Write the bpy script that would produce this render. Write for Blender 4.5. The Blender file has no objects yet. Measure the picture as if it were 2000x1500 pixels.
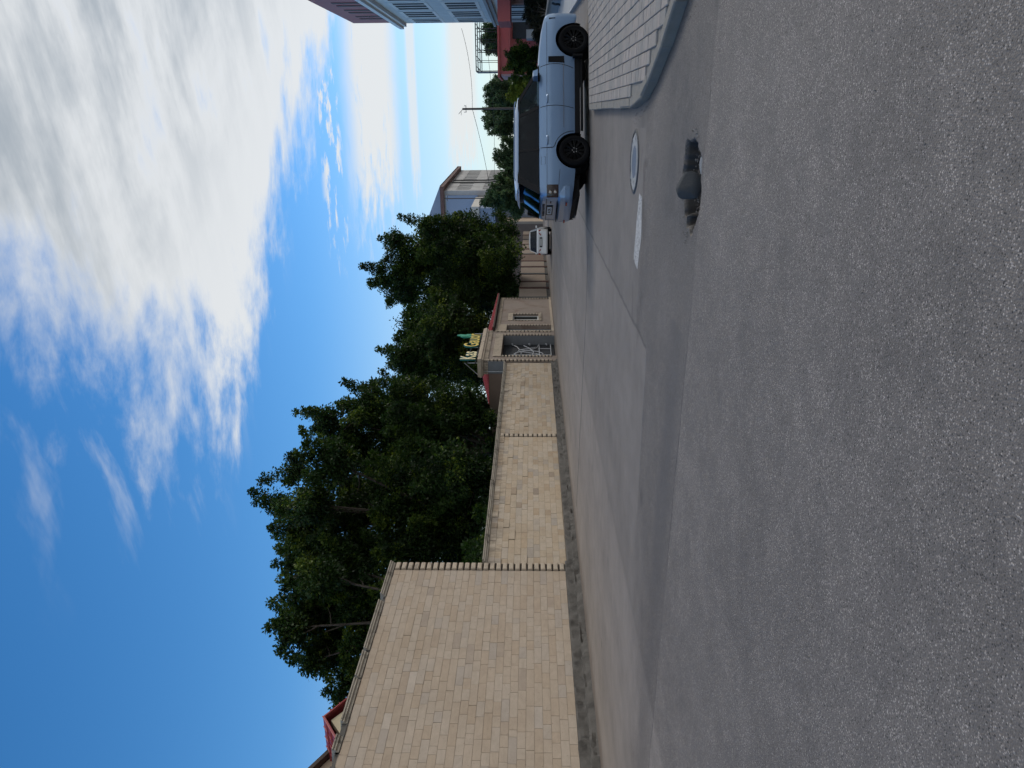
import bpy, bmesh, math, random
import numpy as np
from mathutils import Vector, Matrix
R = math.radians
S = bpy.context.scene
COL = S.collection
random.seed(7)

# ------------------------------------------------------------------ camera
cam_d = bpy.data.cameras.new('camera'); cam = bpy.data.objects.new('camera', cam_d); COL.objects.link(cam)
cam_d.sensor_width = 36.0; cam_d.sensor_fit = 'HORIZONTAL'; cam_d.lens = 26.0
cam_d.clip_start = 0.1; cam_d.clip_end = 3000
YAW = R(20.15); PIT = math.atan(37 / 1444)
fw = Vector((-math.sin(YAW) * math.cos(PIT), math.cos(YAW) * math.cos(PIT), math.sin(PIT)))
rt = Vector((math.cos(YAW), math.sin(YAW), 0)); upv = rt.cross(fw)
# the phone was held on its side: the picture's right is the world's down
M = Matrix((( -upv.x, rt.x, -fw.x, 0), (-upv.y, rt.y, -fw.y, 0), (-upv.z, rt.z, -fw.z, 1.45), (0, 0, 0, 1)))
cam.matrix_world = M
S.camera = cam

# ------------------------------------------------------------------ node expression helper
class E:
    def __init__(s, t, o): s.t, s.o = t, o
    def m(s, op, *a, clamp=False):
        n = s.t.nodes.new('ShaderNodeMath'); n.operation = op; n.use_clamp = clamp
        for i, v in enumerate((s,) + a):
            if isinstance(v, E): s.t.links.new(v.o, n.inputs[i])
            else: n.inputs[i].default_value = float(v)
        return E(s.t, n.outputs[0])
    def __add__(s, b): return s.m('ADD', b)
    __radd__ = __add__
    def __mul__(s, b): return s.m('MULTIPLY', b)
    __rmul__ = __mul__
    def __sub__(s, b): return s.m('SUBTRACT', b)
    def __rsub__(s, b): return (s * -1.0) + b
    def __truediv__(s, b): return s.m('DIVIDE', b)
    def __rtruediv__(s, b): return s.m('POWER', -1.0) * b
    def abs(s): return s.m('ABSOLUTE')
    def mx(s, b): return s.m('MAXIMUM', b)
    def mn(s, b): return s.m('MINIMUM', b)
    def gt(s, b): return s.m('GREATER_THAN', b)
    def lt(s, b): return s.m('LESS_THAN', b)
    def pw(s, b): return s.m('POWER', b)
    def ss(s, a, b):   # smoothstep
        n = s.t.nodes.new('ShaderNodeMapRange'); n.interpolation_type = 'SMOOTHSTEP'
        s.t.links.new(s.o, n.inputs[0]); n.inputs[1].default_value = a; n.inputs[2].default_value = b
        return E(s.t, n.outputs[0])
def sep(t, sock):
    n = t.nodes.new('ShaderNodeSeparateXYZ'); t.links.new(sock, n.inputs[0]); return [E(t, n.outputs[i]) for i in range(3)]
def comb(t, x, y, z=0.0):
    n = t.nodes.new('ShaderNodeCombineXYZ')
    for i, v in enumerate((x, y, z)):
        if isinstance(v, E): t.links.new(v.o, n.inputs[i])
        else: n.inputs[i].default_value = v
    return n.outputs[0]
def noise(t, vec, scale=1.0, detail=4.0, rough=0.55, dist=0.0):
    n = t.nodes.new('ShaderNodeTexNoise'); n.inputs['Scale'].default_value = scale; n.inputs['Detail'].default_value = detail
    n.inputs['Roughness'].default_value = rough; n.inputs['Distortion'].default_value = dist
    if vec is not None: t.links.new(vec, n.inputs['Vector'])
    return E(t, n.outputs[0])
def mixc(t, f, a, b, mode='MIX'):
    n = t.nodes.new('ShaderNodeMix'); n.data_type = 'RGBA'; n.blend_type = mode
    for k, v in ((0, f), (6, a), (7, b)):
        if isinstance(v, E): t.links.new(v.o, n.inputs[k])
        elif isinstance(v, bpy.types.NodeSocket): t.links.new(v, n.inputs[k])
        elif k == 0: n.inputs[0].default_value = v
        else: n.inputs[k].default_value = (*v[:3], 1)
    return n.outputs[2]
def scalec(t, c, e):    # colour times a value
    n = t.nodes.new('ShaderNodeVectorMath'); n.operation = 'SCALE'
    if isinstance(c, bpy.types.NodeSocket): t.links.new(c, n.inputs[0])
    else: n.inputs[0].default_value = c[:3]
    if isinstance(e, E): t.links.new(e.o, n.inputs['Scale'])
    else: n.inputs['Scale'].default_value = e
    return n.outputs[0]

# ------------------------------------------------------------------ sky, clouds, sun
SUN_AZ, SUN_EL = R(48), R(32)        # azimuth from the street direction (+Y) towards +X
W = bpy.data.worlds.new('World'); S.world = W; W.use_nodes = True
t = W.node_tree; t.nodes.clear()
out = t.nodes.new('ShaderNodeOutputWorld'); bg = t.nodes.new('ShaderNodeBackground'); bg.inputs[1].default_value = 0.15
t.links.new(bg.outputs[0], out.inputs[0])
sky = t.nodes.new('ShaderNodeTexSky'); sky.sky_type = 'NISHITA'; sky.sun_disc = False
sky.sun_elevation = SUN_EL; sky.sun_rotation = SUN_AZ; sky.air_density = 1.0; sky.dust_density = 0.3; sky.ozone_density = 2.5; sky.altitude = 300
tc = t.nodes.new('ShaderNodeTexCoord')
dx, dy, dz = sep(t, tc.outputs['Generated'])
dz0 = dz.mx(0.0)
k = 1.0 / (dz0 + 0.06)
px, py = dx * k, dy * k
# a cloud sheet seen in perspective: a large bank to the right, thin bands beyond
v1 = comb(t, px * 0.9 + py * 0.25, py * 1.5 - px * 0.35, 3.7)
warp = noise(t, v1, 1.2, 1, 0.55)
n_big = noise(t, comb(t, px * 1.0 + warp * 0.45, py * 1.25 - px * 0.3 + warp * 0.3, 9.1), 2.2, 6, 0.60, 0.0)
n_fin = noise(t, comb(t, px * 2.6 + py * 0.3 + warp, py * 4.6 - px * 0.5, 1.3), 2.4, 6, 0.64, 0.0)
fib = noise(t, comb(t, px * 1.3 + warp * 0.5, py * 4.8 + px * 0.9 + warp * 0.8, 5.5), 1.6, 5, 0.6, 0.0)
edge_far = (px * 1.15 + 2.93 - py)                    # positive inside the bank
edge_left = px + 0.34 + (py.mx(0.9) - 1.15) * 0.62
wob = (n_big - 0.5) * 1.3 + (n_fin - 0.5) * 0.55
m_bank = (edge_far + wob * 1.0 + 0.10).ss(-0.03, 0.42) * (edge_left + wob * 0.9 + 0.12).ss(-0.06, 0.46)
bank = m_bank * ((n_big * 0.7 + fib * 0.55).ss(0.30, 0.56) * 0.65 + 0.35)
lim = (px + 0.52 + (n_fin - 0.5) * 1.1).ss(-0.12, 0.35)
def band(c, w, soft=1.0):
    return 1.0 - ((py - c + (n_big - 0.5) * 0.35 * w * soft) / w).abs().ss(0.45, 1.15)
vb = comb(t, px * 1.6, py * 3.0, 7.7)
n_band = n_fin * 0.5 + fib * 0.5
bands = (band(3.85, 0.55) * 1.0).mx(band(4.75, 0.16) * 0.8).mx(band(6.9, 1.05) * 0.95).mx(band(3.12, 0.16) * (n_fin.ss(0.50, 0.62)))
bands = bands * lim * (n_band.ss(0.26, 0.46) * 0.85 + 0.15)
wisp = ((n_big * 0.4 + fib * 0.75).ss(0.60, 0.80)) * (edge_left + 0.62).ss(0.0, 0.5) * (edge_far + 0.2).ss(-0.1, 0.5) * 0.42
low = (1.0 - dz0.ss(0.0, 0.30)) * 0.72
cl = bank.mx(bands).mx(wisp).m('MINIMUM', 1.0)
shade = (n_big * 0.55 + fib * 0.45).ss(0.38, 0.64)
thick = (m_bank * (edge_far).ss(0.25, 1.5))
cloud_col = mixc(t, (shade * thick * 0.85), (5.4, 5.5, 5.5), (2.35, 2.65, 2.9))
hsv = t.nodes.new('ShaderNodeHueSaturation'); hsv.inputs['Saturation'].default_value = 1.32; hsv.inputs['Value'].default_value = 1.12; t.links.new(sky.outputs[0], hsv.inputs['Color'])
hazec = mixc(t, low, hsv.outputs[0], (4.1, 4.75, 5.15))      # haze thickens towards the horizon
skyc = mixc(t, cl * 0.94, hazec, cloud_col)
t.links.new(skyc, bg.inputs[0])

sd = bpy.data.lights.new('sun', 'SUN'); sd.energy = 1.25; sd.angle = R(16); sd.color = (1.0, 0.93, 0.84)
so = bpy.data.objects.new('sun', sd); COL.objects.link(so)
sun_dir = Vector((math.sin(SUN_AZ) * math.cos(SUN_EL), math.cos(SUN_AZ) * math.cos(SUN_EL), math.sin(SUN_EL)))
so.rotation_euler = sun_dir.to_track_quat('Z', 'Y').to_euler(); so.location = (30, 20, 40)
vs = S.view_settings; vs.view_transform = 'Standard'; vs.look = 'None'; vs.exposure = 0.0; vs.gamma = 1.0; vs.use_curve_mapping = False
S.cycles.use_denoising = True
S.cycles.max_bounces = 4; S.cycles.diffuse_bounces = 2; S.cycles.glossy_bounces = 2; S.cycles.transmission_bounces = 2; S.cycles.transparent_max_bounces = 8
S.cycles.caustics_reflective = False; S.cycles.caustics_refractive = False; S.cycles.use_adaptive_sampling = True; S.cycles.adaptive_threshold = 0.025; S.cycles.adaptive_min_samples = 20
W.cycles.sampling_method = 'MANUAL'; W.cycles.sample_map_resolution = 512

# ------------------------------------------------------------------ materials
def newmat(name):
    m = bpy.data.materials.new(name); m.use_nodes = True; tr = m.node_tree; tr.nodes.clear()
    o = tr.nodes.new('ShaderNodeOutputMaterial'); p = tr.nodes.new('ShaderNodeBsdfPrincipled'); tr.links.new(p.outputs[0], o.inputs[0])
    return m, tr, p, o
def pm(name, c, rough=0.8, var=0.25, scale=6.0, bump=0.0, bscale=40.0, metal=0.0, spec=0.4, coat=0.0, dirt=None, dscale=1.5):
    """procedural material: colour varied by two noises, optional dirt patches and fine relief"""
    m, tr, p, o = newmat(name)
    g = tr.nodes.new('ShaderNodeTexCoord'); v = g.outputs['Object']
    a = noise(tr, v, scale, 6, 0.6); b = noise(tr, v, scale * 6.3, 3, 0.6)
    f = 1.0 + (a - 0.5) * (2 * var) + (b - 0.5) * var
    col = scalec(tr, c, f)
    if dirt: col = mixc(tr, noise(tr, v, dscale, 8, 0.65, 0.4).ss(0.48, 0.68) * 0.8, col, dirt)
    tr.links.new(col, p.inputs['Base Color'])
    rr = (a - 0.5) * 0.25 + rough
    tr.links.new(rr.o, p.inputs['Roughness'])
    p.inputs['Metallic'].default_value = metal; p.inputs['Specular IOR Level'].default_value = spec
    p.inputs['Coat Weight'].default_value = coat; p.inputs['Coat Roughness'].default_value = 0.06
    if bump:
        bn = tr.nodes.new('ShaderNodeBump'); bn.inputs['Strength'].default_value = bump; bn.inputs['Distance'].default_value = 0.02
        tr.links.new(noise(tr, v, bscale, 5, 0.65).o, bn.inputs['Height']); tr.links.new(bn.outputs[0], p.inputs['Normal'])
    return m
def glassmat(name, tint, trans, rough=0.03):
    m, tr, p, o = newmat(name)
    p.inputs['Base Color'].default_value = (*tint, 1); p.inputs['Roughness'].default_value = rough; p.inputs['Specular IOR Level'].default_value = 0.22
    tb = tr.nodes.new('ShaderNodeBsdfTransparent'); tb.inputs[0].default_value = (0.75, 0.85, 0.88, 1)
    mx = tr.nodes.new('ShaderNodeMixShader'); mx.inputs[0].default_value = trans
    tr.links.new(p.outputs[0], mx.inputs[1]); tr.links.new(tb.outputs[0], mx.inputs[2]); tr.links.new(mx.outputs[0], o.inputs[0])
    return m
def stone_mat(name, cols, rough=0.85, stain=0.22, top=None):
    """cut limestone: colour picked by the block's own tone attribute, veins, pits and stains"""
    m, tr, p, o = newmat(name)
    at = tr.nodes.new('ShaderNodeAttribute'); at.attribute_name = 'tone'
    g = tr.nodes.new('ShaderNodeNewGeometry'); v = g.outputs['Position']
    ramp = tr.nodes.new('ShaderNodeValToRGB'); ramp.color_ramp.interpolation = 'LINEAR'
    el = ramp.color_ramp.elements
    while len(el) < len(cols): el.new(0.5)
    for i, c in enumerate(cols): el[i].position = i / (len(cols) - 1); el[i].color = (*c, 1)
    tr.links.new(at.outputs['Fac'], ramp.inputs[0])
    sx, sy, sz = sep(tr, v); tone = E(tr, at.outputs['Fac'])
    off = comb(tr, sx + tone * 37.0, sy + tone * 91.0, sz * 1.8)
    a = noise(tr, off, 3.5, 7, 0.62, 0.6); b = noise(tr, v, 38.0, 4, 0.6)
    col = scalec(tr, ramp.outputs[0], 1.0 + (a - 0.5) * 0.42 + (b - 0.5) * 0.22)
    big = noise(tr, v, 0.55, 5, 0.6).ss(0.45, 0.75)
    col = mixc(tr, big * stain, col, (0.30, 0.235, 0.17))
    if top:      # run-off stains below the coping
        st = noise(tr, comb(tr, 0.0, sy * 1.7, sz * 0.7), 2.2, 6, 0.65)
        col = mixc(tr, ((sz - top) * 0.55 + st).ss(0.42, 0.85) * 0.75, col, (0.13, 0.11, 0.09))
    streak = noise(tr, comb(tr, 0.0, sy * 2.6, sz * 0.35), 1.6, 6, 0.6).ss(0.56, 0.78) * 0.25
    col = mixc(tr, streak, col, (0.24, 0.20, 0.16))
    pit = noise(tr, v, 17.0, 3, 0.5).gt(0.70)
    col = mixc(tr, pit * 0.45, col, (0.13, 0.10, 0.075))
    tr.links.new(col, p.inputs['Base Color']); p.inputs['Roughness'].default_value = rough; p.inputs['Specular IOR Level'].default_value = 0.25
    bn = tr.nodes.new('ShaderNodeBump'); bn.inputs['Strength'].default_value = 0.35; bn.inputs['Distance'].default_value = 0.01
    tr.links.new((a + b * 0.6).o, bn.inputs['Height']); tr.links.new(bn.outputs[0], p.inputs['Normal'])
    return m
def leafmat(name, c1, c2, c3):
    m, tr, p, o = newmat(name)
    at = tr.nodes.new('ShaderNodeAttribute'); at.attribute_name = 'tone'
    ramp = tr.nodes.new('ShaderNodeValToRGB'); el = ramp.color_ramp.elements; el.new(0.5)
    for i, c in enumerate((c1, c2, c3)): el[i].position = (0, .55, 1)[i]; el[i].color = (*c, 1)
    tr.links.new(at.outputs['Fac'], ramp.inputs[0])
    tr.links.new(ramp.outputs[0], p.inputs['Base Color']); p.inputs['Roughness'].default_value = 0.55; p.inputs['Specular IOR Level'].default_value = 0.3
    tl = tr.nodes.new('ShaderNodeBsdfTranslucent'); tr.links.new(scalec(tr, ramp.outputs[0], 1.5), tl.inputs[0])
    mx = tr.nodes.new('ShaderNodeMixShader'); mx.inputs[0].default_value = 0.28
    tr.links.new(p.outputs[0], mx.inputs[1]); tr.links.new(tl.outputs[0], mx.inputs[2]); tr.links.new(mx.outputs[0], o.inputs[0])
    return m
MT = {}
MT['stone'] = stone_mat('limestone', [(.395, .33, .273), (.442, .352, .268), (.462, .378, .298), (.482, .405, .33), (.425, .367, .315), (.525, .455, .388)])
MT['stone2'] = stone_mat('weathered limestone', [(.33, .27, .215), (.46, .355, .25), (.49, .40, .30), (.52, .44, .35), (.39, .34, .29), (.55, .49, .42)], stain=.4, top=2.45)
MT['trim'] = pm('carved limestone trim', (.50, .42, .33), .85, .22, 5, .3, 40, dirt=(.22, .19, .16), dscale=2.2)
MT['mortar'] = pm('mortar', (.30, .25, .20), .95, .3, 9, .3)
MT['gapshade'] = pm('dark gap shade', (.055, .045, .038), .95, .3, 9)  # dark backing: the shade of deep gaps put into the colour
MT['coping'] = pm('weathered coping', (.40, .36, .30), .9, .3, 6, .4, 30, dirt=(.09, .085, .075), dscale=3)
MT['plinth'] = pm('rough concrete plinth', (.125, .117, .108), .95, .35, 4, .9, 26, dirt=(.06, .056, .052), dscale=2.4)
MT['render'] = pm('stained wall render', (.30, .25, .215), .9, .2, 2.5, .25, 60, dirt=(.22, .15, .12), dscale=.9)
MT['grey'] = pm('grey cement render', (.20, .215, .235), .9, .2, 3, .2)
MT['redroof'] = pm('red metal roof sheet', (.36, .055, .065), .45, .2, 5, 0, spec=.5)
MT['wood'] = pm('dark soffit boards', (.07, .055, .045), .8, .3, 6)
MT['iron'] = pm('silver painted iron', (.55, .57, .60), .5, .15, 12, metal=.2)
MT['darkiron'] = pm('dark painted steel', (.035, .037, .042), .55, .3, 8)
MT['creamsign'] = pm('cream and yellow acrylic', (.80, .60, .12), .4, .2, 3)
MT['whitesign'] = pm('cream white acrylic', (.86, .74, .42), .4, .1, 3)
MT['teal'] = pm('teal sign sides', (.015, .17, .17), .5, .2, 3)
MT['green'] = pm('green sign ornament', (.05, .33, .21), .5, .25, 6)
MT['cream'] = pm('cream house render', (.62, .54, .38), .85, .12, 2)
MT['tan'] = pm('tan house render', (.50, .40, .31), .85, .12, 2)
MT['brown'] = pm('brown render and tan house shade', (.24, .175, .14), .9, .15, 2)
MT['fence'] = pm('beige pressed fence sheet', (.36, .29, .235), .7, .15, 3)
MT['rust'] = pm('rusty steel post', (.10, .05, .04), .8, .4, 9)
MT['tileblue'] = pm('pale blue grey facade tiles', (.66, .71, .72), .6, .22, 1.4, .15, 12)
MT['frame'] = pm('white window frames', (.80, .81, .80), .5, .1, 4)
MT['maroon'] = pm('maroon cladding', (.40, .105, .115), .6, .12, 1.2)
MT['maroondark'] = pm('dark maroon slit', (.055, .02, .024), .6, .2, 2)
MT['redwall'] = pm('brick red render', (.52, .13, .12), .8, .12, 1.5)
MT['pinkwall'] = pm('pale pink render', (.50, .33, .33), .8, .12, 1.5)
MT['conc'] = pm('grey concrete', (.40, .41, .41), .9, .2, 1.5, .3)
MT['panelgrey'] = pm('grey prefabricated wall panels', (.50, .50, .50), .9, .22, .5, .2, dirt=(.34, .33, .33), dscale=.35)
MT['bluewall'] = pm('blue grey plastered wall', (.30, .38, .52), .9, .1, 1.0)
MT['brownroof'] = pm('brown roof fascia', (.16, .095, .085), .7, .2, 2)
MT['pale'] = pm('pale parapet', (.66, .64, .60), .85, .15, 1)
MT['bark'] = pm('bark', (.075, .062, .05), .95, .5, 7, .8, 20)
MT['polewood'] = pm('weathered utility pole', (.13, .115, .105), .9, .3, 3)
MT['rubber'] = pm('tyre rubber', (.007, .007, .008), .85, .3, 20, spec=.12)
MT['blackrim'] = pm('black alloy rim', (.005, .005, .006), .45, .2, 5, spec=.15)
MT['blacktrim'] = pm('black plastic trim', (.008, .008, .009), .6, .3, 12, spec=.15)
MT['blackgloss'] = pm('gloss black pillar', (.008, .008, .010), .3, .1, 4, spec=.2)
MT['chrome'] = pm('bright metal', (.75, .76, .78), .15, .05, 4, metal=1.0)
MT['silver'] = pm('silver blue car paint', (.195, .30, .465), .34, .04, 1.2, metal=.55, coat=.6)
MT['whitecar'] = pm('white car paint', (.78, .78, .77), .35, .05, 2, coat=.6)
MT['darkcar'] = pm('dark blue car paint', (.012, .015, .022), .3, .1, 2, coat=.8)
MT['tail'] = pm('red tail lamp', (.30, .012, .015), .2, .15, 12, spec=.7)
MT['smoke'] = pm('smoked lamp housing', (.022, .010, .012), .2, .2, 8, spec=.7)
MT['plate'] = pm('number plate', (.62, .62, .60), .5, .1, 5)
MT['ink'] = pm('black lettering', (.012, .012, .014), .6, .1, 5)
MT['seatm'] = pm('dark seat cloth', (.03, .03, .035), .8, .2, 8)
MT['glass'] = glassmat('tinted car glass', (.008, .010, .013), 0.12)
MT['glasssky'] = pm('reflective tinted rear glass', (.10, .17, .27), .06, .1, 3, metal=1.0)
MT['glassclear'] = glassmat('clear car glass', (.010, .016, .020), 0.55)
MT['window'] = pm('building window glass', (.03, .042, .055), .6, .5, .7, spec=.03)
MT['windowgrey'] = pm('dull window glass', (.11, .12, .13), .3, .4, .6, spec=.5)
MT['curtain'] = pm('pale window screen', (.55, .50, .30), .7, .3, 3)
MT['kerb'] = pm('concrete kerb', (.25, .235, .21), .9, .2, 5, .5, 50, dirt=(.20, .20, .20), dscale=3)
MT['lidwhite'] = pm('worn white paint on iron', (.38, .385, .39), .8, .25, 10, .6, 60, dirt=(.10, .105, .11), dscale=9)
MT['lidblue'] = pm('blue grey painted iron', (.10, .135, .19), .6, .2, 12, .4, 60)
MT['rock'] = pm('dark grey stone', (.060, .064, .070), .85, .25, 9, .5, 60)
MT['paleslab'] = pm('pale slate slab', (.27, .28, .29), .85, .2, 9, .5, 50)
MT['gravel'] = pm('loose grit', (.17, .16, .15), .9, .5, 30)
MT['dirt'] = pm('bare earth', (.12, .105, .085), .95, .3, 2, .5)
LEAF = leafmat('leaf green', (.008, .022, .005), (.030, .068, .010), (.150, .200, .020))
LEAF2 = leafmat('leaf blue green', (.035, .070, .034), (.062, .115, .05), (.12, .18, .06))
LEAF3 = leafmat('leaf yellow green', (.10, .14, .02), (.20, .25, .03), (.32, .35, .05))
LEAF4 = leafmat('leaf dark brown green', (.016, .020, .012), (.03, .032, .018), (.055, .05, .025))

# road surface: one worn carriageway of several asphalt patches, told apart by where they were laid
def road_mat():
    m, tr, p, o = newmat('worn asphalt')
    g = tr.nodes.new('ShaderNodeNewGeometry'); v = g.outputs['Position']
    x, y, z = sep(tr, v)
    wn = noise(tr, v, 1.7, 6, 0.62) - 0.5; big = noise(tr, v, 0.35, 3, 0.6) - 0.5
    jig = wn * 0.14
    s2 = y + x * 0.066 - 6.47 + jig                                # seam across the side street
    A = 1.0 - s2.ss(-0.02, 0.02)                                   # coarse patch at the camera
    cx = 1.0 - (x + 2.79 + jig).ss(-0.03, 0.03)                    # older carriageway to the left
    near = (x + 4.5).ss(-1.6, 0.0)
    cy = (y - 8.93 + jig).ss(-0.03, 0.03) * near + (y - 8.3 + wn * 1.4).ss(-1.0, 1.0) * (1.0 - near)
    C = cx * cy
    D = 1.0 - (x + 6.75 + wn * 0.2).ss(-0.10, 0.10)                # dusty strip by the wall
    Ef = (1.0 - cx) * (y - 9.85 + jig).ss(-0.03, 0.03)             # relaid patch where the car stands
    def vor(scale):
        n = tr.nodes.new('ShaderNodeTexVoronoi'); n.inputs['Scale'].default_value = scale; tr.links.new(v, n.inputs['Vector'])
        c = tr.nodes.new('ShaderNodeSeparateColor'); tr.links.new(n.outputs['Color'], c.inputs[0])
        return E(tr, n.outputs['Distance']), E(tr, c.outputs[0]), E(tr, c.outputs[1])
    d1, r1, q1 = vor(128.0); d2, r2, q2 = vor(60.0)
    clump = noise(tr, v, 5.0, 3, 0.6)
    bright = (r1 + (clump - 0.5) * 0.45).ss(0.62, 1.0) * (1.0 - d1.ss(0.30, 0.70)) + r2.ss(0.93, 0.99) * (1.0 - d2.ss(0.2, 0.42)) * 0.6
    dark = q1.ss(0.70, 0.95) * (1.0 - d1.ss(0.3, 0.8)) + q2.ss(0.955, 0.975) * (1.0 - d2.ss(0.2, 0.4)) * 0.7
    fine = (q1 - 0.5)
    coarse = (A * 1.0).mx((1.0 - C) * (1.0 - Ef) * 0.8).mx(0.16)
    base = 1.0 + wn * 0.55 + big * 0.6 + (clump - 0.5) * 0.35 * coarse + fine * 0.34 * coarse
    streak = noise(tr, comb(tr, x * 1.6, y * 0.12, 0.0), 1.0, 3, 0.6) - 0.5
    base = base + streak * 0.35 * C
    val = base * (0.158 + bright * 0.25 * coarse - dark * 0.115 * coarse + A * -0.004 + C * 0.016 + D * 0.042 - Ef * 0.006 + (1.0 - A) * (1.0 - C) * (1.0 - Ef) * -0.034)
    # seams and cracks
    hair = noise(tr, v, 22.0, 1, 0.6) - 0.5
    l2 = 1.0 - (s2 + hair * 0.03).abs().ss(0.004, 0.022)
    l2on = (big + wn * 0.6).ss(-0.10, 0.06)
    l3 = (1.0 - (x + 2.79 + jig + hair * 0.04).abs().ss(0.0, 0.05)) * y.gt(8.9)
    l4 = (1.0 - (y - 8.93 + jig + hair * 0.03).abs().ss(0.004, 0.025)) * x.gt(-4.6) * x.lt(-2.7)
    cr = (1.0 - (y - 18.95 - (x + 4.8).mn(0.0) * -0.27 + wn * 0.2).abs().ss(0.03, 0.13)) * x.lt(-3.2) * x.gt(-11.8)
    c5 = (1.0 - (x * 0.45 + y - 8.65 + wn * 0.9 + hair * 0.05).abs().ss(0.002, 0.014)) * x.gt(-2.7) * x.lt(-1.2) * y.gt(6.8)
    stain = (noise(tr, comb(tr, x * 1.0, y * 1.4, 2.0), 1.6, 6, 0.62, 0.5).ss(0.50, 0.66)) * (1.0 - ((y - 10.0) / 0.75).abs().ss(0.2, 1.0)) * (1.0 - ((x + 1.6) / 1.9).abs().ss(0.5, 1.0))
    dip = (1.0 - ((y + x * 0.066 - 7.0) / 0.55).abs().ss(0.2, 1.0)) * x.lt(-2.0) * (big + 0.5).ss(0.3, 0.7)
    warm = D * 0.8 + C * 0.25
    col = scalec(tr, mixc(tr, warm.mn(1.0), (1.13, 1.0, 0.905), (1.14, 1.0, 0.90)), val)
    col = mixc(tr, l2 * l2on * 0.75, col, (0.045, 0.043, 0.042))
    col = mixc(tr, l3 * 0.55, col, (0.05, 0.046, 0.042))
    col = mixc(tr, l4 * 0.6, col, (0.21, 0.21, 0.205))
    col = mixc(tr, c5 * 0.25, col, (0.2, 0.2, 0.195))
    col = mixc(tr, cr * 0.8, col, (0.05, 0.049, 0.051))
    col = mixc(tr, stain * 0.55, col, (0.055, 0.045, 0.04))
    col = mixc(tr, dip * 0.5, col, (0.075, 0.073, 0.076))
    wear = (1.0 - ((y - 7.6) / 1.3).abs().ss(0.3, 1.0)) * (1.0 - ((x + 0.3) / 1.5).abs().ss(0.4, 1.0)) * (wn + clump * 0.5).ss(0.05, 0.40)
    col = mixc(tr, wear * 0.6, col, (0.06, 0.058, 0.06))
    gut = (1.0 - ((x * 2.3 + y - 9.75 - 0.15) / 0.55).abs().ss(0.2, 1.0)) * x.gt(-0.2) * y.lt(11.0) * (wn + 0.5).ss(0.25, 0.6)
    col = mixc(tr, gut * 0.55, col, (0.055, 0.05, 0.048))
    poth = (1.0 - (((x + 0.64) * (x + 0.64) * 1.0 + (y - 6.92) * (y - 6.92) * 1.6).pw(0.5)).ss(0.30, 0.62)) * (clump + wn).ss(0.2, 0.6)
    col = mixc(tr, poth * 0.55, col, (0.05, 0.048, 0.048))
    d3, r3, q3 = vor(0.9)
    oil = r3.gt(0.72) * (1.0 - (d3 + wn * 0.10).ss(0.02, 0.16))
    col = mixc(tr, oil * 0.45, col, (0.05, 0.048, 0.05))
    pit = (z * -1.0).ss(0.01, 0.05)  # darkens with depth: the hole's shade put into the colour
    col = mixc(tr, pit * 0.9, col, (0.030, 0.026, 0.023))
    edge = (1.0 - (x + 12.55 + wn * 0.5).ss(0.0, 0.5)) * 0.5
    col = mixc(tr, edge, col, (0.12, 0.085, 0.065))
    tr.links.new(col, p.inputs['Base Color'])
    tr.links.new((0.72 + (clump - 0.5) * 0.25).o, p.inputs['Roughness']); p.inputs['Specular IOR Level'].default_value = 0.45
    bn = tr.nodes.new('ShaderNodeBump'); tr.links.new((coarse * 0.6).o, bn.inputs['Strength']); bn.inputs['Distance'].default_value = 0.004
    tr.links.new((1.0 - d1).o, bn.inputs['Height']); tr.links.new(bn.outputs[0], p.inputs['Normal'])
    return m
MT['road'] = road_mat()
def paver_mat():
    m, tr, p, o = newmat('grey paving blocks')
    at = tr.nodes.new('ShaderNodeAttribute'); at.attribute_name = 'tone'
    g = tr.nodes.new('ShaderNodeNewGeometry'); v = g.outputs['Position']
    tone = E(tr, at.outputs['Fac'])
    a = noise(tr, v, 4, 6, .6); b = noise(tr, v, 70, 3, .6)
    base = mixc(tr, tone, (.30, .285, .265), (.35, .305, .275))
    tr.links.new(scalec(tr, base, 1.0 + (a - .5) * .4 + (b - .5) * .4 + (tone - .5) * .15), p.inputs['Base Color'])
    p.inputs['Roughness'].default_value = .85; p.inputs['Specular IOR Level'].default_value = .3
    bn = tr.nodes.new('ShaderNodeBump'); bn.inputs['Strength'].default_value = .4; bn.inputs['Distance'].default_value = .005
    tr.links.new(b.o, bn.inputs['Height']); tr.links.new(bn.outputs[0], p.inputs['Normal'])
    return m
MT['paver'] = paver_mat()
def marking_mat():
    m, tr, p, o = newmat('worn white road paint')
    g = tr.nodes.new('ShaderNodeNewGeometry'); v = g.outputs['Position']
    n = tr.nodes.new('ShaderNodeTexVoronoi'); n.inputs['Scale'].default_value = 85; tr.links.new(v, n.inputs['Vector'])
    c = tr.nodes.new('ShaderNodeSeparateColor'); tr.links.new(n.outputs['Color'], c.inputs[0])
    f = (E(tr, c.outputs[0]) * 0.75 + noise(tr, v, 7, 4, .6) * 0.7).ss(0.48, 0.66)
    tr.links.new(mixc(tr, f, (.15, .15, .152), (.50, .50, .50)), p.inputs['Base Color']); p.inputs['Roughness'].default_value = .8
    return m
MT['marking'] = marking_mat()

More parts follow.
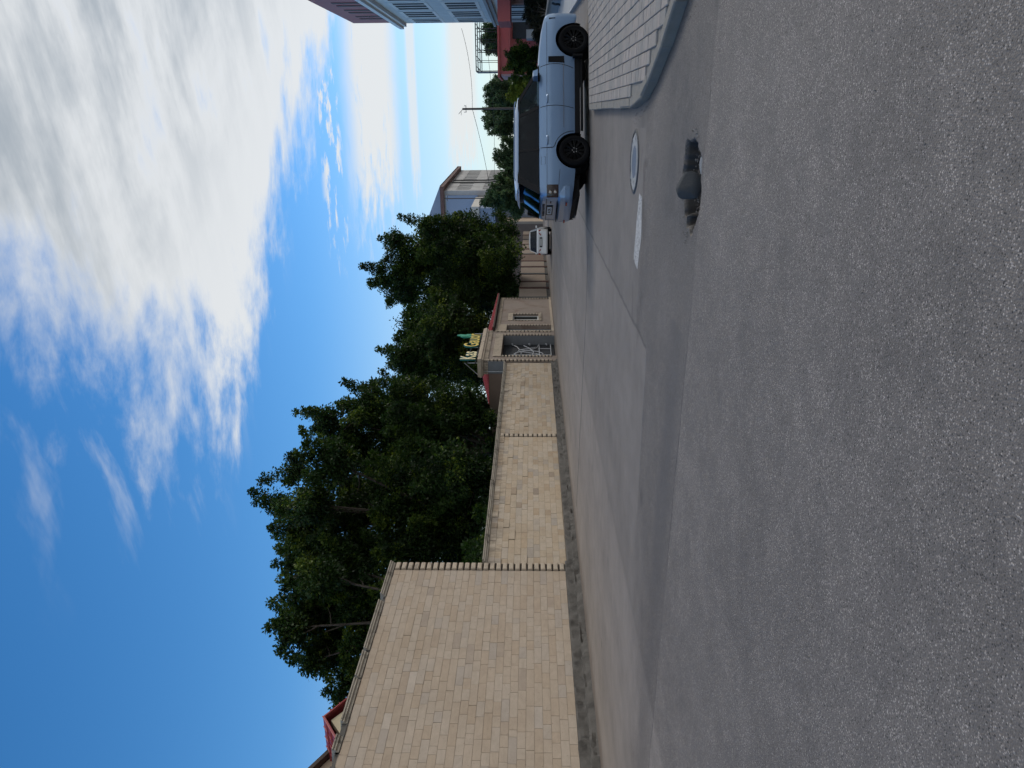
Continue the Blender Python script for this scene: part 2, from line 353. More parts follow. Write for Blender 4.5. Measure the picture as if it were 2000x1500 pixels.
# ------------------------------------------------------------------ mesh helpers
class MB:
    def __init__(s): s.v, s.f, s.t = [], [], []
    def quad(s, *p, tone=None):
        i = len(s.v); s.v += [tuple(q) for q in p]; s.f.append(tuple(range(i, i + len(p)))); s.t.append(tone); return s
    def box(s, x0, x1, y0, y1, z0, z1, tone=None):
        i = len(s.v)
        s.v += [(x0, y0, z0), (x1, y0, z0), (x1, y1, z0), (x0, y1, z0), (x0, y0, z1), (x1, y0, z1), (x1, y1, z1), (x0, y1, z1)]
        for f in ((0, 3, 2, 1), (4, 5, 6, 7), (0, 1, 5, 4), (1, 2, 6, 5), (2, 3, 7, 6), (3, 0, 4, 7)):
            s.f.append(tuple(i + k for k in f)); s.t.append(tone)
        return s
    def hexa(s, lo, hi):   # two quads joined: lo and hi are 4 points each
        i = len(s.v); s.v += [tuple(q) for q in lo] + [tuple(q) for q in hi]
        for f in ((3, 2, 1, 0), (4, 5, 6, 7), (0, 1, 5, 4), (1, 2, 6, 5), (2, 3, 7, 6), (3, 0, 4, 7)):
            s.f.append(tuple(i + k for k in f)); s.t.append(None)
        return s
    def tube(s, pts, rad, n=8, cap=True):
        pts = [Vector(p) for p in pts]; rad = rad if isinstance(rad, (list, tuple)) else [rad] * len(pts)
        i0 = len(s.v); d0 = None
        for k, p in enumerate(pts):
            d = (pts[min(k + 1, len(pts) - 1)] - pts[max(k - 1, 0)]).normalized()
            a = d.orthogonal().normalized() if d0 is None else (d0 - d * d0.dot(d)).normalized()
            d0 = a; b = d.cross(a)
            for j in range(n):
                w = 2 * math.pi * j / n; s.v.append(tuple(p + (a * math.cos(w) + b * math.sin(w)) * rad[k]))
        for k in range(len(pts) - 1):
            for j in range(n):
                s.f.append((i0 + k * n + j, i0 + k * n + (j + 1) % n, i0 + (k + 1) * n + (j + 1) % n, i0 + (k + 1) * n + j)); s.t.append(None)
        if cap:
            s.f.append(tuple(i0 + j for j in reversed(range(n)))); s.t.append(None)
            s.f.append(tuple(i0 + (len(pts) - 1) * n + j for j in range(n))); s.t.append(None)
        return s
    def bar(s, a, b, r, n=5): return s.tube([a, b], r, n)
    def prism(s, pts, axis, a, b):   # polygon of 2-D points swept along an axis (0: X, 1: Y, 2: Z)
        def P(q, w): return (w, q[0], q[1]) if axis == 0 else (q[0], w, q[1]) if axis == 1 else (q[0], q[1], w)
        i = len(s.v); n = len(pts)
        s.v += [P(q, a) for q in pts] + [P(q, b) for q in pts]
        s.f.append(tuple(i + k for k in reversed(range(n)))); s.t.append(None)
        s.f.append(tuple(i + n + k for k in range(n))); s.t.append(None)
        for k in range(n): s.f.append((i + k, i + (k + 1) % n, i + n + (k + 1) % n, i + n + k)); s.t.append(None)
        return s
    def xf(s, M4):
        s.v = [tuple(M4 @ Vector(q)) for q in s.v]; return s
    def build(s, name, mat, parent=None, smooth=0, fix=True):
        me = bpy.data.meshes.new(name); me.from_pydata(s.v, [], s.f); me.update()
        if fix:
            b = bmesh.new(); b.from_mesh(me); bmesh.ops.recalc_face_normals(b, faces=b.faces); b.to_mesh(me); b.free()
        if any(q is not None for q in s.t):
            a = me.attributes.new('tone', 'FLOAT', 'FACE'); a.data.foreach_set('value', [q if q is not None else .5 for q in s.t])
        if smooth:
            for q in me.polygons: q.use_smooth = True
            me.set_sharp_from_angle(angle=R(smooth))
        return link(name, me, mat, parent)
def link(name, me, mat, parent=None):
    if mat is not None and not me.materials: me.materials.append(mat)
    o = bpy.data.objects.new(name, me); COL.objects.link(o)
    if parent is not None: o.parent = parent
    return o
def tag(o, label, cat, group=None):
    o['label'] = label; o['category'] = cat
    if group: o['group'] = group
    return o
def thing(name, label, cat, loc=(0, 0, 0), rz=0, group=None):
    o = bpy.data.objects.new(name, None); COL.objects.link(o); o.location = loc; o.rotation_euler = (0, 0, rz); o.empty_display_size = .3
    tag(o, label, cat, group); bpy.context.view_layer.update() if False else None
    return o
def structure(o): o['kind'] = 'structure'; return o
def text(name, body, mat, parent, size, loc, rot, ext=0.002, bold=0.0, side=None, align='LEFT', sx=1.0):
    c = bpy.data.curves.new(name, 'FONT'); c.body = body; c.size = size; c.extrude = ext; c.offset = bold; c.align_x = align; c.resolution_u = 2
    tmp = bpy.data.objects.new(name, c); COL.objects.link(tmp)
    dg = bpy.context.evaluated_depsgraph_get(); me = bpy.data.meshes.new_from_object(tmp.evaluated_get(dg)); me.name = name
    bpy.data.objects.remove(tmp)
    me.materials.clear(); me.materials.append(mat)
    if side is not None:
        me.materials.append(side)
        for p in me.polygons:
            if abs(p.normal.z) < .6 or p.normal.z < 0: p.material_index = 1
    o = bpy.data.objects.new(name, me); COL.objects.link(o); o.parent = parent; o.location = loc; o.rotation_euler = rot; o.scale = (sx, 1, 1)
    return o

# ------------------------------------------------------------------ ground and road
g = MB(); g.quad((-900, -200, -.3), (900, -200, -.3), (900, 2000, -.3), (-900, 2000, -.3))
structure(g.build('ground', MT['dirt']))
# road sheet; a fine grid where the pothole is broken out of it
hx0, hx1, hy0, hy1 = -1.5, .2, 6.1, 7.9
rd = MB()
X0, X1, Y0, Y1 = -13.6, 40, -12, 240
for (a, b, c, d) in ((X0, hx0, Y0, Y1), (hx1, X1, Y0, Y1), (hx0, hx1, Y0, hy0), (hx0, hx1, hy1, Y1)):
    rd.quad((a, c, 0), (b, c, 0), (b, d, 0), (a, d, 0))
nx, ny = 110, 116
rng = np.random.RandomState(3)
def vnoise(x, y, s, seed=0):
    x, y = x * s, y * s; xi, yi = math.floor(x), math.floor(y); u, w = x - xi, y - yi
    u, w = u * u * (3 - 2 * u), w * w * (3 - 2 * w)
    def h(i, j): return (math.sin(i * 127.1 + j * 311.7 + seed * 74.7) * 43758.5453) % 1.0
    return (h(xi, yi) * (1 - u) + h(xi + 1, yi) * u) * (1 - w) + (h(xi, yi + 1) * (1 - u) + h(xi + 1, yi + 1) * u) * w
i0 = len(rd.v)
hole = [(-1.05, 6.80), (-.95, 7.00), (-.86, 7.15), (-.64, 7.30), (-.44, 7.34), (-.27, 7.28), (-.25, 7.05), (-.29, 6.78), (-.38, 6.58), (-.56, 6.52), (-.76, 6.55), (-.93, 6.66)]
def hdist(x, y):     # signed distance to the hole outline, negative inside
    d = 9; ins = False
    for k in range(len(hole)):
        ax, ay = hole[k]; bx, by = hole[(k + 1) % len(hole)]
        tt = max(0, min(1, ((x - ax) * (bx - ax) + (y - ay) * (by - ay)) / ((bx - ax) ** 2 + (by - ay) ** 2)))
        d = min(d, math.hypot(x - ax - tt * (bx - ax), y - ay - tt * (by - ay)))
        if (ay > y) != (by > y) and x < (bx - ax) * (y - ay) / (by - ay) + ax: ins = not ins
    return -d if ins else d
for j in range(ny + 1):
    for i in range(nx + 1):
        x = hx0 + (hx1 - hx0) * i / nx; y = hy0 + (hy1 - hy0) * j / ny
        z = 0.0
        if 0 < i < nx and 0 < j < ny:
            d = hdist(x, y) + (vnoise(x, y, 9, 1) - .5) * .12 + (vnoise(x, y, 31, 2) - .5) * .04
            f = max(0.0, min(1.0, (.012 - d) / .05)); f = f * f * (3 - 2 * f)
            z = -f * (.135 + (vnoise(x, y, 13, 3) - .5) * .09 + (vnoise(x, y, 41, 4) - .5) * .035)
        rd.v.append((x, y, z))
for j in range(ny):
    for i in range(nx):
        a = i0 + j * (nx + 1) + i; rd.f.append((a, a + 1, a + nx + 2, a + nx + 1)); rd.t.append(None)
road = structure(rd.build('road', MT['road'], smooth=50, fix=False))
mk = MB(); mk.quad((-2.02, 10.02, .004), (-1.55, 9.80, .004), (-1.05, 9.92, .004), (-1.02, 10.18, .004), (-1.45, 10.33, .004), (-1.95, 10.44, .004))
structure(mk.build('road_marking', MT['marking']))

# ------------------------------------------------------------------ pavement with kerbs and blocks
outline = [(.05, 18.15), (.05, 10.80), (.16, 9.75), (.30, 9.24), (.63, 8.36), (.97, 7.68), (1.55, 6.6), (2.4, 5.5), (3.6, 4.6), (5.5, 4.0), (9, 3.6), (9, 19.6), (2.9, 19.55), (2.0, 19.15)]
pv = MB(); pv.prism([(x, y) for x, y in outline], 2, -.02, .098)
pave = structure(pv.build('pavement', MT['kerb']))
pv2 = MB(); pv2.prism([(2.9, 19.7), (9, 19.7), (9, 47), (4.3, 47), (3.3, 30), (2.95, 22)], 2, -.02, .115)
structure(pv2.build('forecourt', MT['conc']))
def ptin(x, y, poly):
    ins = False
    for k in range(len(poly)):
        ax, ay = poly[k]; bx, by = poly[(k + 1) % len(poly)]
        if (ay > y) != (by > y) and x < (bx - ax) * (y - ay) / (by - ay) + ax: ins = not ins
    return ins
def edist(x, y, poly):
    d = 99
    for k in range(len(poly)):
        ax, ay = poly[k]; bx, by = poly[(k + 1) % len(poly)]
        tt = max(0, min(1, ((x - ax) * (bx - ax) + (y - ay) * (by - ay)) / ((bx - ax) ** 2 + (by - ay) ** 2)))
        d = min(d, math.hypot(x - ax - tt * (bx - ax), y - ay - tt * (by - ay)))
    return d
kw = .13
def kerbrun(pts, name):
    for a, b in zip(pts[:-1], pts[1:]):
        a, b = Vector((*a, 0)), Vector((*b, 0)); L = (b - a).length; n = max(1, round(L / 1.0)); d = (b - a) / L; q = Vector((-d.y, d.x, 0))
        for i in range(n):
            s0, s1 = L * i / n + .012, L * (i + 1) / n - .012
            zt = .116 + random.uniform(-.008, .008); sh = random.uniform(-.014, .014)
            m_ = MB(); e = .014
            lo = [a + d * s0 + q * (-.0 + sh), a + d * s1 + q * (-.0 + sh), a + d * s1 + q * kw, a + d * s0 + q * kw]
            m_.hexa([p + Vector((0, 0, -.03)) for p in lo], [p + Vector((0, 0, zt - e)) for p in lo])
            hi = [a + d * (s0 + e) + q * (e + sh), a + d * (s1 - e) + q * (e + sh), a + d * (s1 - e) + q * (kw - e), a + d * (s0 + e) + q * (kw - e)]
            m_.hexa([p + Vector((0, 0, zt - e)) for p in lo], [p + Vector((0, 0, zt)) for p in hi])
            m_.build(name, MT['kerb'], pave)
kerbrun([(.05, 18.15), (.05, 10.80), (.16, 9.75), (.30, 9.24), (.63, 8.36), (.97, 7.68), (1.55, 6.6), (2.4, 5.5)], 'kerb_stone')
kerbrun([(2.9, 19.55), (2.0, 19.15), (.05, 18.15)], 'kerb_stone')
# paving blocks laid in rows along the street
blocks = []
row = .158; x = .05 + kw; ri = 0
while x < 5.2:
    y = 5.0 + (.12 if ri % 2 else 0) + random.uniform(-.05, .05)
    while y < 19.4:
        L = random.choice((.16, .24, .24, .32))
        cx_, cy_ = x + row / 2, y + L / 2
        if ptin(cx_, cy_, outline) and edist(cx_, cy_, outline) > kw + .06 and cx_ - (cy_ * .0) < 5.2:
            blocks.append((x, x + row, y, y + L))
        y += L
    x += row; ri += 1
def paver(m_, b, tone):
    gx, e = .004, .008; x0, x1, y0, y1 = b[0] + gx, b[1] - gx, b[2] + gx, b[3] - gx; zt = .122 + random.uniform(-.003, .003)
    tl = random.uniform(-.004, .004)
    lo = [(x0, y0, .09), (x1, y0, .09), (x1, y1, .09), (x0, y1, .09)]
    md = [(x0, y0, zt - e), (x1, y0, zt - e + tl), (x1, y1, zt - e + tl), (x0, y1, zt - e)]
    hi = [(x0 + e, y0 + e, zt), (x1 - e, y0 + e, zt + tl), (x1 - e, y1 - e, zt + tl), (x0 + e, y1 - e, zt)]
    for u, w in ((lo, md), (md, hi)):
        for k in range(4): m_.quad(u[k], u[(k + 1) % 4], w[(k + 1) % 4], w[k], tone=tone)
    m_.quad(*hi, tone=tone)
def seen(b):
    c = Vector(((b[0] + b[1]) / 2, (b[2] + b[3]) / 2, -1.33)); w = c.dot(fw); u = c.dot(rt) / w
    return u < .525
vis = sorted([b for b in blocks if seen(b)], key=lambda b: math.hypot(b[0], b[2]) - (b[3] - b[2]) * 8)
for b in vis[:300]:
    m_ = MB(); paver(m_, b, random.random()); m_.build('paving_block', MT['paver'], pave)
m_ = MB()
for b in vis[300:] + [b for b in blocks if not seen(b)]: paver(m_, b, random.random())
o = m_.build('paving_blocks', MT['paver'], pave); o['kind'] = 'stuff'

# ------------------------------------------------------------------ stone walls along the street (face at X = -13)
WX = -13.0
def stone_block(m_, y0, y1, z0, z1, tone, proud=0.0, x=WX):
    gp, e = .002, .004; y0, y1, z0, z1 = y0 + gp, y1 - gp, z0 + gp, z1 - gp; f = x + proud; b = x - .03
    lo = [(b, y0, z0), (b, y1, z0), (b, y1, z1), (b, y0, z1)]; md = [(f - e, *q[1:]) for q in lo]
    hi = [(f, y0 + e, z0 + e), (f, y1 - e, z0 + e), (f, y1 - e, z1 - e), (f, y0 + e, z1 - e)]
    for u, w in ((lo, md), (md, hi)):
        for k in range(4): m_.quad(u[k], u[(k + 1) % 4], w[(k + 1) % 4], w[k], tone=tone)
    m_.quad(*hi, tone=tone)
def courses(y0, y1, z0, z1, h, lo, hi):
    L = []; n = round((z1 - z0) / h); hh = (z1 - z0) / n
    for r in range(n):
        y = y0
        while y < y1 - .001:
            l = random.uniform(lo, hi)
            if random.random() < .12: l *= .55
            e = y + l
            if e > y1 - .22: e = y1
            L.append((y, e, z0 + r * hh, z0 + (r + 1) * hh)); y = e
    return L
def lay(parent, L, rough, seeny, mat='stone'):
    def size(b): return (b[1] - b[0]) / max(8, math.hypot(13, (b[0] + b[1]) / 2)) ** 2
    S_ = sorted([b for b in L if b[1] > seeny], key=lambda b: -size(b))
    big, rest = S_[:295], S_[295:] + [b for b in L if b[1] <= seeny]
    def one(m_, b):
        r = random.random(); tone = min(1, max(0, random.gauss(.46, .17)))
        pr = random.uniform(-.002, .003)
        if rough and b[2] > 1.5 and r < .22: pr = random.uniform(.008, .03)
        elif r < .02: pr = .008
        stone_block(m_, *b, tone, pr)
    for b in big:
        m_ = MB(); one(m_, b); m_.build('stone_block', MT[mat], parent)
    if rest:
        m_ = MB()
        for b in rest: one(m_, b)
        o = m_.build('stone_blocks', MT[mat], parent); o['kind'] = 'stuff'
def quoin(parent, yc, w, z0, z1, n, x=WX, proud=.06, name='quoin_block', gap=.055):
    h = (z1 - z0) / n
    MB().box(x - .02, x + .006, yc - w / 2 + .004, yc + w / 2 - .004, z0, z1).build('gap_shade_strip', MT['gapshade'], parent)  # dark strip painting the shade between the blocks
    for i in range(n):
        m_ = MB(); a, b = z0 + i * h + gap * .5, z0 + (i + 1) * h - gap * .5; e = .02
        lo = [(x - .02, yc - w / 2, a), (x - .02, yc + w / 2, a), (x - .02, yc + w / 2, b), (x - .02, yc - w / 2, b)]
        md = [(x + proud - e, *q[1:]) for q in lo]
        hi = [(x + proud, yc - w / 2 + e, a + e), (x + proud, yc + w / 2 - e, a + e), (x + proud, yc + w / 2 - e, b - e), (x + proud, yc - w / 2 + e, b - e)]
        m_.hexa(lo, md); m_.hexa(md, hi); m_.build(name, MT['trim'], parent)
def plinth(parent, y0, y1, top, name='plinth'):
    m_ = MB(); n = int((y1 - y0) / .09); prof = [(-.02, top), (.13, top), (.145, top - .04), (.14, top - .16), (.15, top * .45), (.235, top * .42), (.25, top * .3), (.26, top * .12), (.275, -.03)]
    rows = []
    for i in range(n + 1):
        y = y0 + (y1 - y0) * i / n; rw = []
        for k, (dx_, z) in enumerate(prof):
            a = (vnoise(y, z, 5, 5) - .5) * .07 + (vnoise(y, z, 17, 6) - .5) * .06
            if k == 0: a = 0
            chip = max(0, vnoise(y, k * .3, 2.3, 8) - .72) * .35 if k > 3 else 0
            rw.append(len(m_.v)); m_.v.append((WX + dx_ + a - chip, y, z + (a * .5 if 0 < k < 8 else 0)))
        rows.append(rw)
    for i in range(n):
        for k in range(len(prof) - 1): m_.f.append((rows[i][k], rows[i][k + 1], rows[i + 1][k + 1], rows[i + 1][k])); m_.t.append(None)
    return m_.build(name, MT['plinth'], parent, smooth=38)
def coping_piece(parent, y0, y1, z, mat='coping'):
    m_ = MB(); m_.prism([(WX - .30, z - .15), (WX + .03, z - .15), (WX + .045, z - .10), (WX + .085, z - .085), (WX + .085, z - .045), (WX + .115, z - .03), (WX + .115, z), (WX - .30, z + .02)], 1, y0, y1)
    m_.build('coping_stone', MT[mat], parent)

bw = thing('stone_building_wall', 'tall blank wall of pale tan cut stone blocks with toothed corner', 'wall', (WX, 13, 0))
bw.location = (0, 0, 0)
m_ = MB().box(WX - .5, WX - .012, 5.0, 19.35, 0, 5.62); m_.build('wall_core', MT['mortar'], bw)
lay(bw, courses(5.0, 19.05, .41, 5.60, .193, .34, .78), False, 11.3)
quoin(bw, 19.22, .33, .41, 5.60, 27)
plinth(bw, 5.0, 19.37, .41)
for a, b in ((17.72, 19.38), (15.45, 17.45), (14.45, 15.35), (13.0, 14.38), (12.2, 12.62), (9.6, 11.6), (7.4, 9.5)): coping_piece(bw, a, b, 5.765)
m_ = MB()
for i in range(40):
    y = 5.0 + i * .36; m_.box(WX - .45, WX + random.uniform(-.02, .03), y, y + .352, 5.60, 5.70 + random.uniform(-.025, .03))
m_.build('exposed_concrete_band', MT['plinth'], bw)

lw = thing('stone_boundary_wall', 'long low wall of weathered tan stone blocks under the dark trees', 'wall')
m_ = MB().box(WX - .3, WX - .012, 19.36, 38.85, 0, 2.80); m_.build('wall_core', MT['mortar'], lw)
Lb = courses(19.40, 28.86, .36, 2.78, .196, .32, .62)
Lb2 = courses(29.2, 38.8, .34, 2.78, .196, .32, .62)
lay(lw, Lb + Lb2, True, 0, 'stone2')
quoin(lw, 29.03, .27, .36, 2.78, 12, proud=.045)
plinth(lw, 19.38, 38.7, .34)
y = 19.42
while y < 38.5:
    e = min(38.8, y + random.uniform(.9, 1.5)); coping_piece(lw, y, e - .012, 2.945 + random.uniform(-.012, .012)); y = e
m_ = MB().tube([(WX + .13, y_, .33 + .01 * math.sin(y_)) for y_ in np.arange(30, 38.5, .5)], .012, 5)
m_.build('cable', MT['darkiron'], lw)

# ------------------------------------------------------------------ gatehouse with portal, door bay and window bay
gh = thing('gatehouse', 'tan rendered gatehouse with toothed brick portal, iron gate and red roof', 'building')
PX = WX + .06                      # portal face stands a little proud
# piers
def pier(y0, y1, z1, x=PX, d=.75): MB().box(x - d, x, y0, y1, 0, z1).build('pier', MT['render'], gh)
pier(38.98, 39.92, 4.1); pier(44.0, 44.9, 4.1)
MB().box(PX - .75, PX, 39.92, 44.0, 3.15, 4.1).build('lintel_wall', MT['render'], gh)
for yc in (39.08, 39.80): quoin(gh, yc, .22, .25, 3.95 if yc < 39.3 else 3.15, 17 if yc < 39.3 else 15, x=PX, proud=.06, gap=.085)
for yc in (44.10, 44.80): quoin(gh, yc, .22, .2, 3.15 if yc < 44.5 else 3.75, 15, x=PX, proud=.06, gap=.085)
MB().box(PX - .02, PX + .006, 39.72, 44.2, 3.16, 3.62).build('gap_shade_strip', MT['gapshade'], gh)
MB().box(PX - .02, PX + .006, 38.98, 44.9, 3.84, 4.10).build('gap_shade_strip', MT['gapshade'], gh)
n = 26
for i in range(n):   # soldier course over the gate
    y = 39.72 + (44.2 - 39.72) * i / n; MB().box(PX - .02, PX + .05, y + .02, y + (44.2 - 39.72) / n - .02, 3.16, 3.62).build('soldier_brick', MT['trim'], gh)
m_ = MB()
for i in range(30):
    y = 38.98 + i * .2; m_.box(PX - .02, PX + .07, y, y + .10, 3.84, 4.10)
for i in range(7):
    xx = PX - .1 * i - .1; m_.box(xx - .06, xx - .01, 38.91, 38.98, 3.84, 4.10)
m_.build('dentil_course', MT['trim'], gh)
MB().box(PX - .86, PX + .12, 38.86, 45.02, 4.10, 4.20).box(PX - .92, PX + .18, 38.78, 45.10, 4.20, 4.31).box(PX - .9, PX + .15, 38.82, 45.06, 4.31, 4.42).build('cornice', MT['trim'], gh)
MB().box(PX - .74, PX - .02, 38.955, 38.975, 2.9, 3.84).build('side_panel', MT['grey'], gh)
m_ = MB().bar((PX - .62, 38.93, 2.9), (PX - .62, 38.93, 4.1), .02); m_.build('drain_pipe', MT['iron'], gh)
# recess behind the gate
MB().box(PX - 1.6, PX - .75, 44.02, 44.3, 0, 3.4).build('reveal', MT['grey'], gh)
MB().box(PX - .745, PX - .02, 43.97, 43.998, 0, 3.15).build('reveal', MT['grey'], gh)
MB().box(PX - .66, PX - .60, 40.0, 43.96, .05, 3.12).build('gate_leaf', MT['darkiron'], gh)
gx = PX - .52
def ring(m_, pts, r=.024): m_.tube([(gx, 41.35 + (a - 40.2) * .92, b) for a, b in pts], r, 5)
m_ = MB()
ring(m_, [(40.55, .25), (40.55, 2.65)], .03); ring(m_, [(41.9, .25), (41.9, 1.0)], .022); ring(m_, [(40.2, .95), (42.6, .95)], .025); ring(m_, [(40.2, .25), (42.9, .25)], .025)
ring(m_, [(40.55 + .55 * math.sin(a) * 1.6, 1.55 + .85 * math.cos(a)) for a in np.linspace(0, 2.9, 14)])
ring(m_, [(40.6 + 1.6 * s_, .95 + 1.15 * math.sin(s_ * 3.0) ** 2 + .2 * s_) for s_ in np.linspace(0, 1, 16)])
ring(m_, [(42.8, 2.6), (42.3, 2.3), (41.7, 2.15), (41.5, 1.8), (41.6, 1.45), (42.1, 1.1), (42.9, .95)])
ring(m_, [(40.3, 2.3), (40.8, 2.45), (41.2, 2.25), (41.1, 2.0), (40.8, 2.05)])
ring(m_, [(40.2, 1.2), (40.6, 1.35), (41.2, 1.3), (41.9, 1.5), (42.6, 1.9)])
m_.build('gate_scrollwork', MT['iron'], gh)
for z in (.45, 1.5, 2.55): MB().hexa([(gx - .02, 43.6, z), (gx + .04, 43.6, z), (gx + .04, 43.9, z + .02), (gx - .02, 43.9, z + .02)], [(gx - .02, 43.6, z + .03), (gx + .04, 43.6, z + .03), (gx + .04, 43.9, z + .12), (gx - .02, 43.9, z + .12)]).build('hinge_bracket', MT['iron'], gh)
# door bay and window bay
BX = WX + .0
MB().box(BX - .25, BX, 44.9, 45.25, 0, 3.75).box(BX - .25, BX, 46.45, 46.9, 0, 3.75).box(BX - .25, BX, 45.25, 46.45, 3.0, 3.75).build('door_bay_wall', MT['render'], gh)
MB().box(BX - .4, BX - .252, 45.2, 46.5, 0, 3.05).build('blind_door', MT['grey'], gh)
quoin(gh, 45.17, .16, .15, 3.0, 15, x=BX, proud=.05, gap=.085); quoin(gh, 46.53, .16, .15, 3.0, 15, x=BX, proud=.05, gap=.085)
for i in range(7): MB().box(BX - .01, BX + .05, 45.1, 46.6, 3.02 + i * .085, 3.02 + i * .085 + .055).build('lintel_brick', MT['trim'], gh) if False else MB().box(BX - .01, BX + .05, 45.08 + i * .22, 45.08 + i * .22 + .17, 3.02, 3.48).build('lintel_brick', MT['trim'], gh)
wy0, wy1, wz0, wz1 = 47.75, 49.35, .95, 2.65
m_ = MB().box(BX - .25, BX, 46.9, wy0, 0, 3.75).box(BX - .25, BX, wy1, 53.75, 0, 3.75).box(BX - .25, BX, wy0, wy1, 0, wz0).box(BX - .25, BX, wy0, wy1, wz1, 3.75)
m_.build('window_bay_wall', MT['render'], gh)
quoin(gh, wy0 - .06, .15, wz0, wz1, 8, x=BX, proud=.05, gap=.085); quoin(gh, wy1 + .06, .15, wz0, wz1, 8, x=BX, proud=.05, gap=.085)
for i in range(5): MB().box(BX - .01, BX + .05, wy0 - .12 + i * .37, wy0 - .12 + i * .37 + .34, wz1 + .02, wz1 + .34).build('lintel_brick', MT['trim'], gh)
for i in range(3): MB().box(BX - .01, BX + .04 + .02 * i, wy0 - .15, wy1 + .15, wz0 - .06 - i * .07, wz0 - .01 - i * .07).build('window_sill', MT['trim'], gh)
wf_ = MB().box(BX - .2, BX - .14, wy0, wy0 + .06, wz0, wz1).box(BX - .2, BX - .14, wy1 - .06, wy1, wz0, wz1).box(BX - .2, BX - .14, wy0 + .06, wy1 - .06, wz1 - .06, wz1).box(BX - .2, BX - .14, wy0 + .06, wy1 - .06, wz0, wz0 + .06).box(BX - .19, BX - .15, 48.52, 48.57, wz0 + .06, wz1 - .06).build('window', MT['frame'], gh)
MB().box(BX - .185, BX - .175, wy0 + .06, wy1 - .06, wz0 + .06, wz1 - .06).build('pane', MT['glassclear'], wf_)
MB().box(BX - .33, BX - .31, wy0 + .1, wy1 - .1, wz0, wz0 + .75).build('window_screen', MT['curtain'], wf_)
MB().box(BX - 1.2, BX - 1.15, wy0 - .5, wy1 + .5, 0, 3.2).build('room_wall', MT['brown'], wf_)
quoin(gh, 53.86, .22, .2, 3.5, 16, x=BX, proud=.05)
MB().box(BX - .3, BX + .10, 44.92, 54.0, 0, .14).build('base_course', MT['trim'], gh)
MB().box(BX - .02, BX + .006, 45.03, 54.0, 3.45, 3.68).box(BX - .02, BX + .006, 45.08, 46.6, 3.02, 3.48 - .04).box(BX - .02, BX + .006, wy0 - .12, wy1 + .12, wz1 + .02, wz1 + .34).build('gap_shade_strip', MT['gapshade'], gh)
m_ = MB()
for i in range(44):
    y = 45.0 + i * .205; m_.box(BX - .02, BX + .06, y, y + .10, 3.45, 3.68)
m_.build('dentil_course', MT['trim'], gh)
MB().box(BX - .3, BX + .1, 45.03, 54.05, 3.75, 3.86).build('eaves_board', MT['wood'], gh)
MB().box(-19.4, BX - .26, 38.99, 39.2, 0, 3.8).box(-19.4, -19.2, 39.2, 53.7, 0, 3.8).box(-19.4, BX - .26, 53.5, 53.75, 0, 3.8).build('back_wall', MT['brown'], gh)
# hipped red roof with raised seams of pressed tile sheet
def lerp(a, b, t_): return tuple(a[i] + (b[i] - a[i]) * t_ for i in range(3))
ez, rx, rz_ = 3.88, -14.7, 4.5
def roof_plane(m_, ribs, a, b, q, p, rows, cols):   # eave a-b, top edge p (above a) - q (above b)
    n_ = (Vector(b) - Vector(a)).cross(Vector(p) - Vector(a)).normalized()
    if n_.z < 0: n_ = -n_
    m_.quad(a, b, q, p)
    for k in range(rows):
        t_ = k / rows; u, w = lerp(a, p, t_), lerp(b, q, t_); ribs.bar(Vector(u) + n_ * .01, Vector(w) + n_ * .01, .024, 4)
    for k in range(cols + 1):
        s_ = k / cols; ribs.bar(Vector(lerp(a, b, s_)) + n_ * .01, Vector(lerp(p, q, s_)) + n_ * .01, .018, 4)
rf, tiles = MB(), MB()
roof_plane(rf, tiles, (-12.75, 45.15, ez), (-12.75, 54.5, ez), (rx, 51.7, rz_), (rx, 45.15, rz_), 8, 36)
roof_plane(rf, tiles, (-12.75, 54.5, ez), (-16.0, 54.5, ez), (rx, 51.7, rz_), (rx, 51.7, rz_), 8, 12)
roof_plane(rf, tiles, (-16.0, 40.2, ez), (-16.0, 54.5, ez), (rx, 51.7, rz_), (rx, 43.0, rz_), 8, 40)
roof_plane(rf, tiles, (-13.78, 40.2, ez), (-13.78, 45.15, ez), (rx, 45.15, rz_), (rx, 43.0, rz_), 8, 18)
roof_plane(rf, tiles, (-16.0, 40.2, ez), (-13.78, 40.2, ez), (rx, 43.0, rz_), (rx, 43.0, rz_), 8, 14)
rf.quad((-12.75, 45.15, ez), (rx, 45.15, rz_), (-13.78, 45.15, ez))
roof_o = rf.build('roof', MT['redroof'], gh, fix=False)
tiles.bar((-16.0, 40.2, ez), (rx, 43, rz_), .05, 5).bar((-13.78, 40.2, ez), (rx, 43, rz_), .05, 5).bar((rx, 43, rz_), (rx, 51.7, rz_), .06, 5).bar((-12.75, 54.5, ez), (rx, 51.7, rz_), .05, 5)
tiles.build('tile_ribs', MT['redroof'], roof_o)
MB().box(-12.85, -12.72, 45.16, 54.5, 3.78, 3.875).build('gutter', MT['wood'], gh)
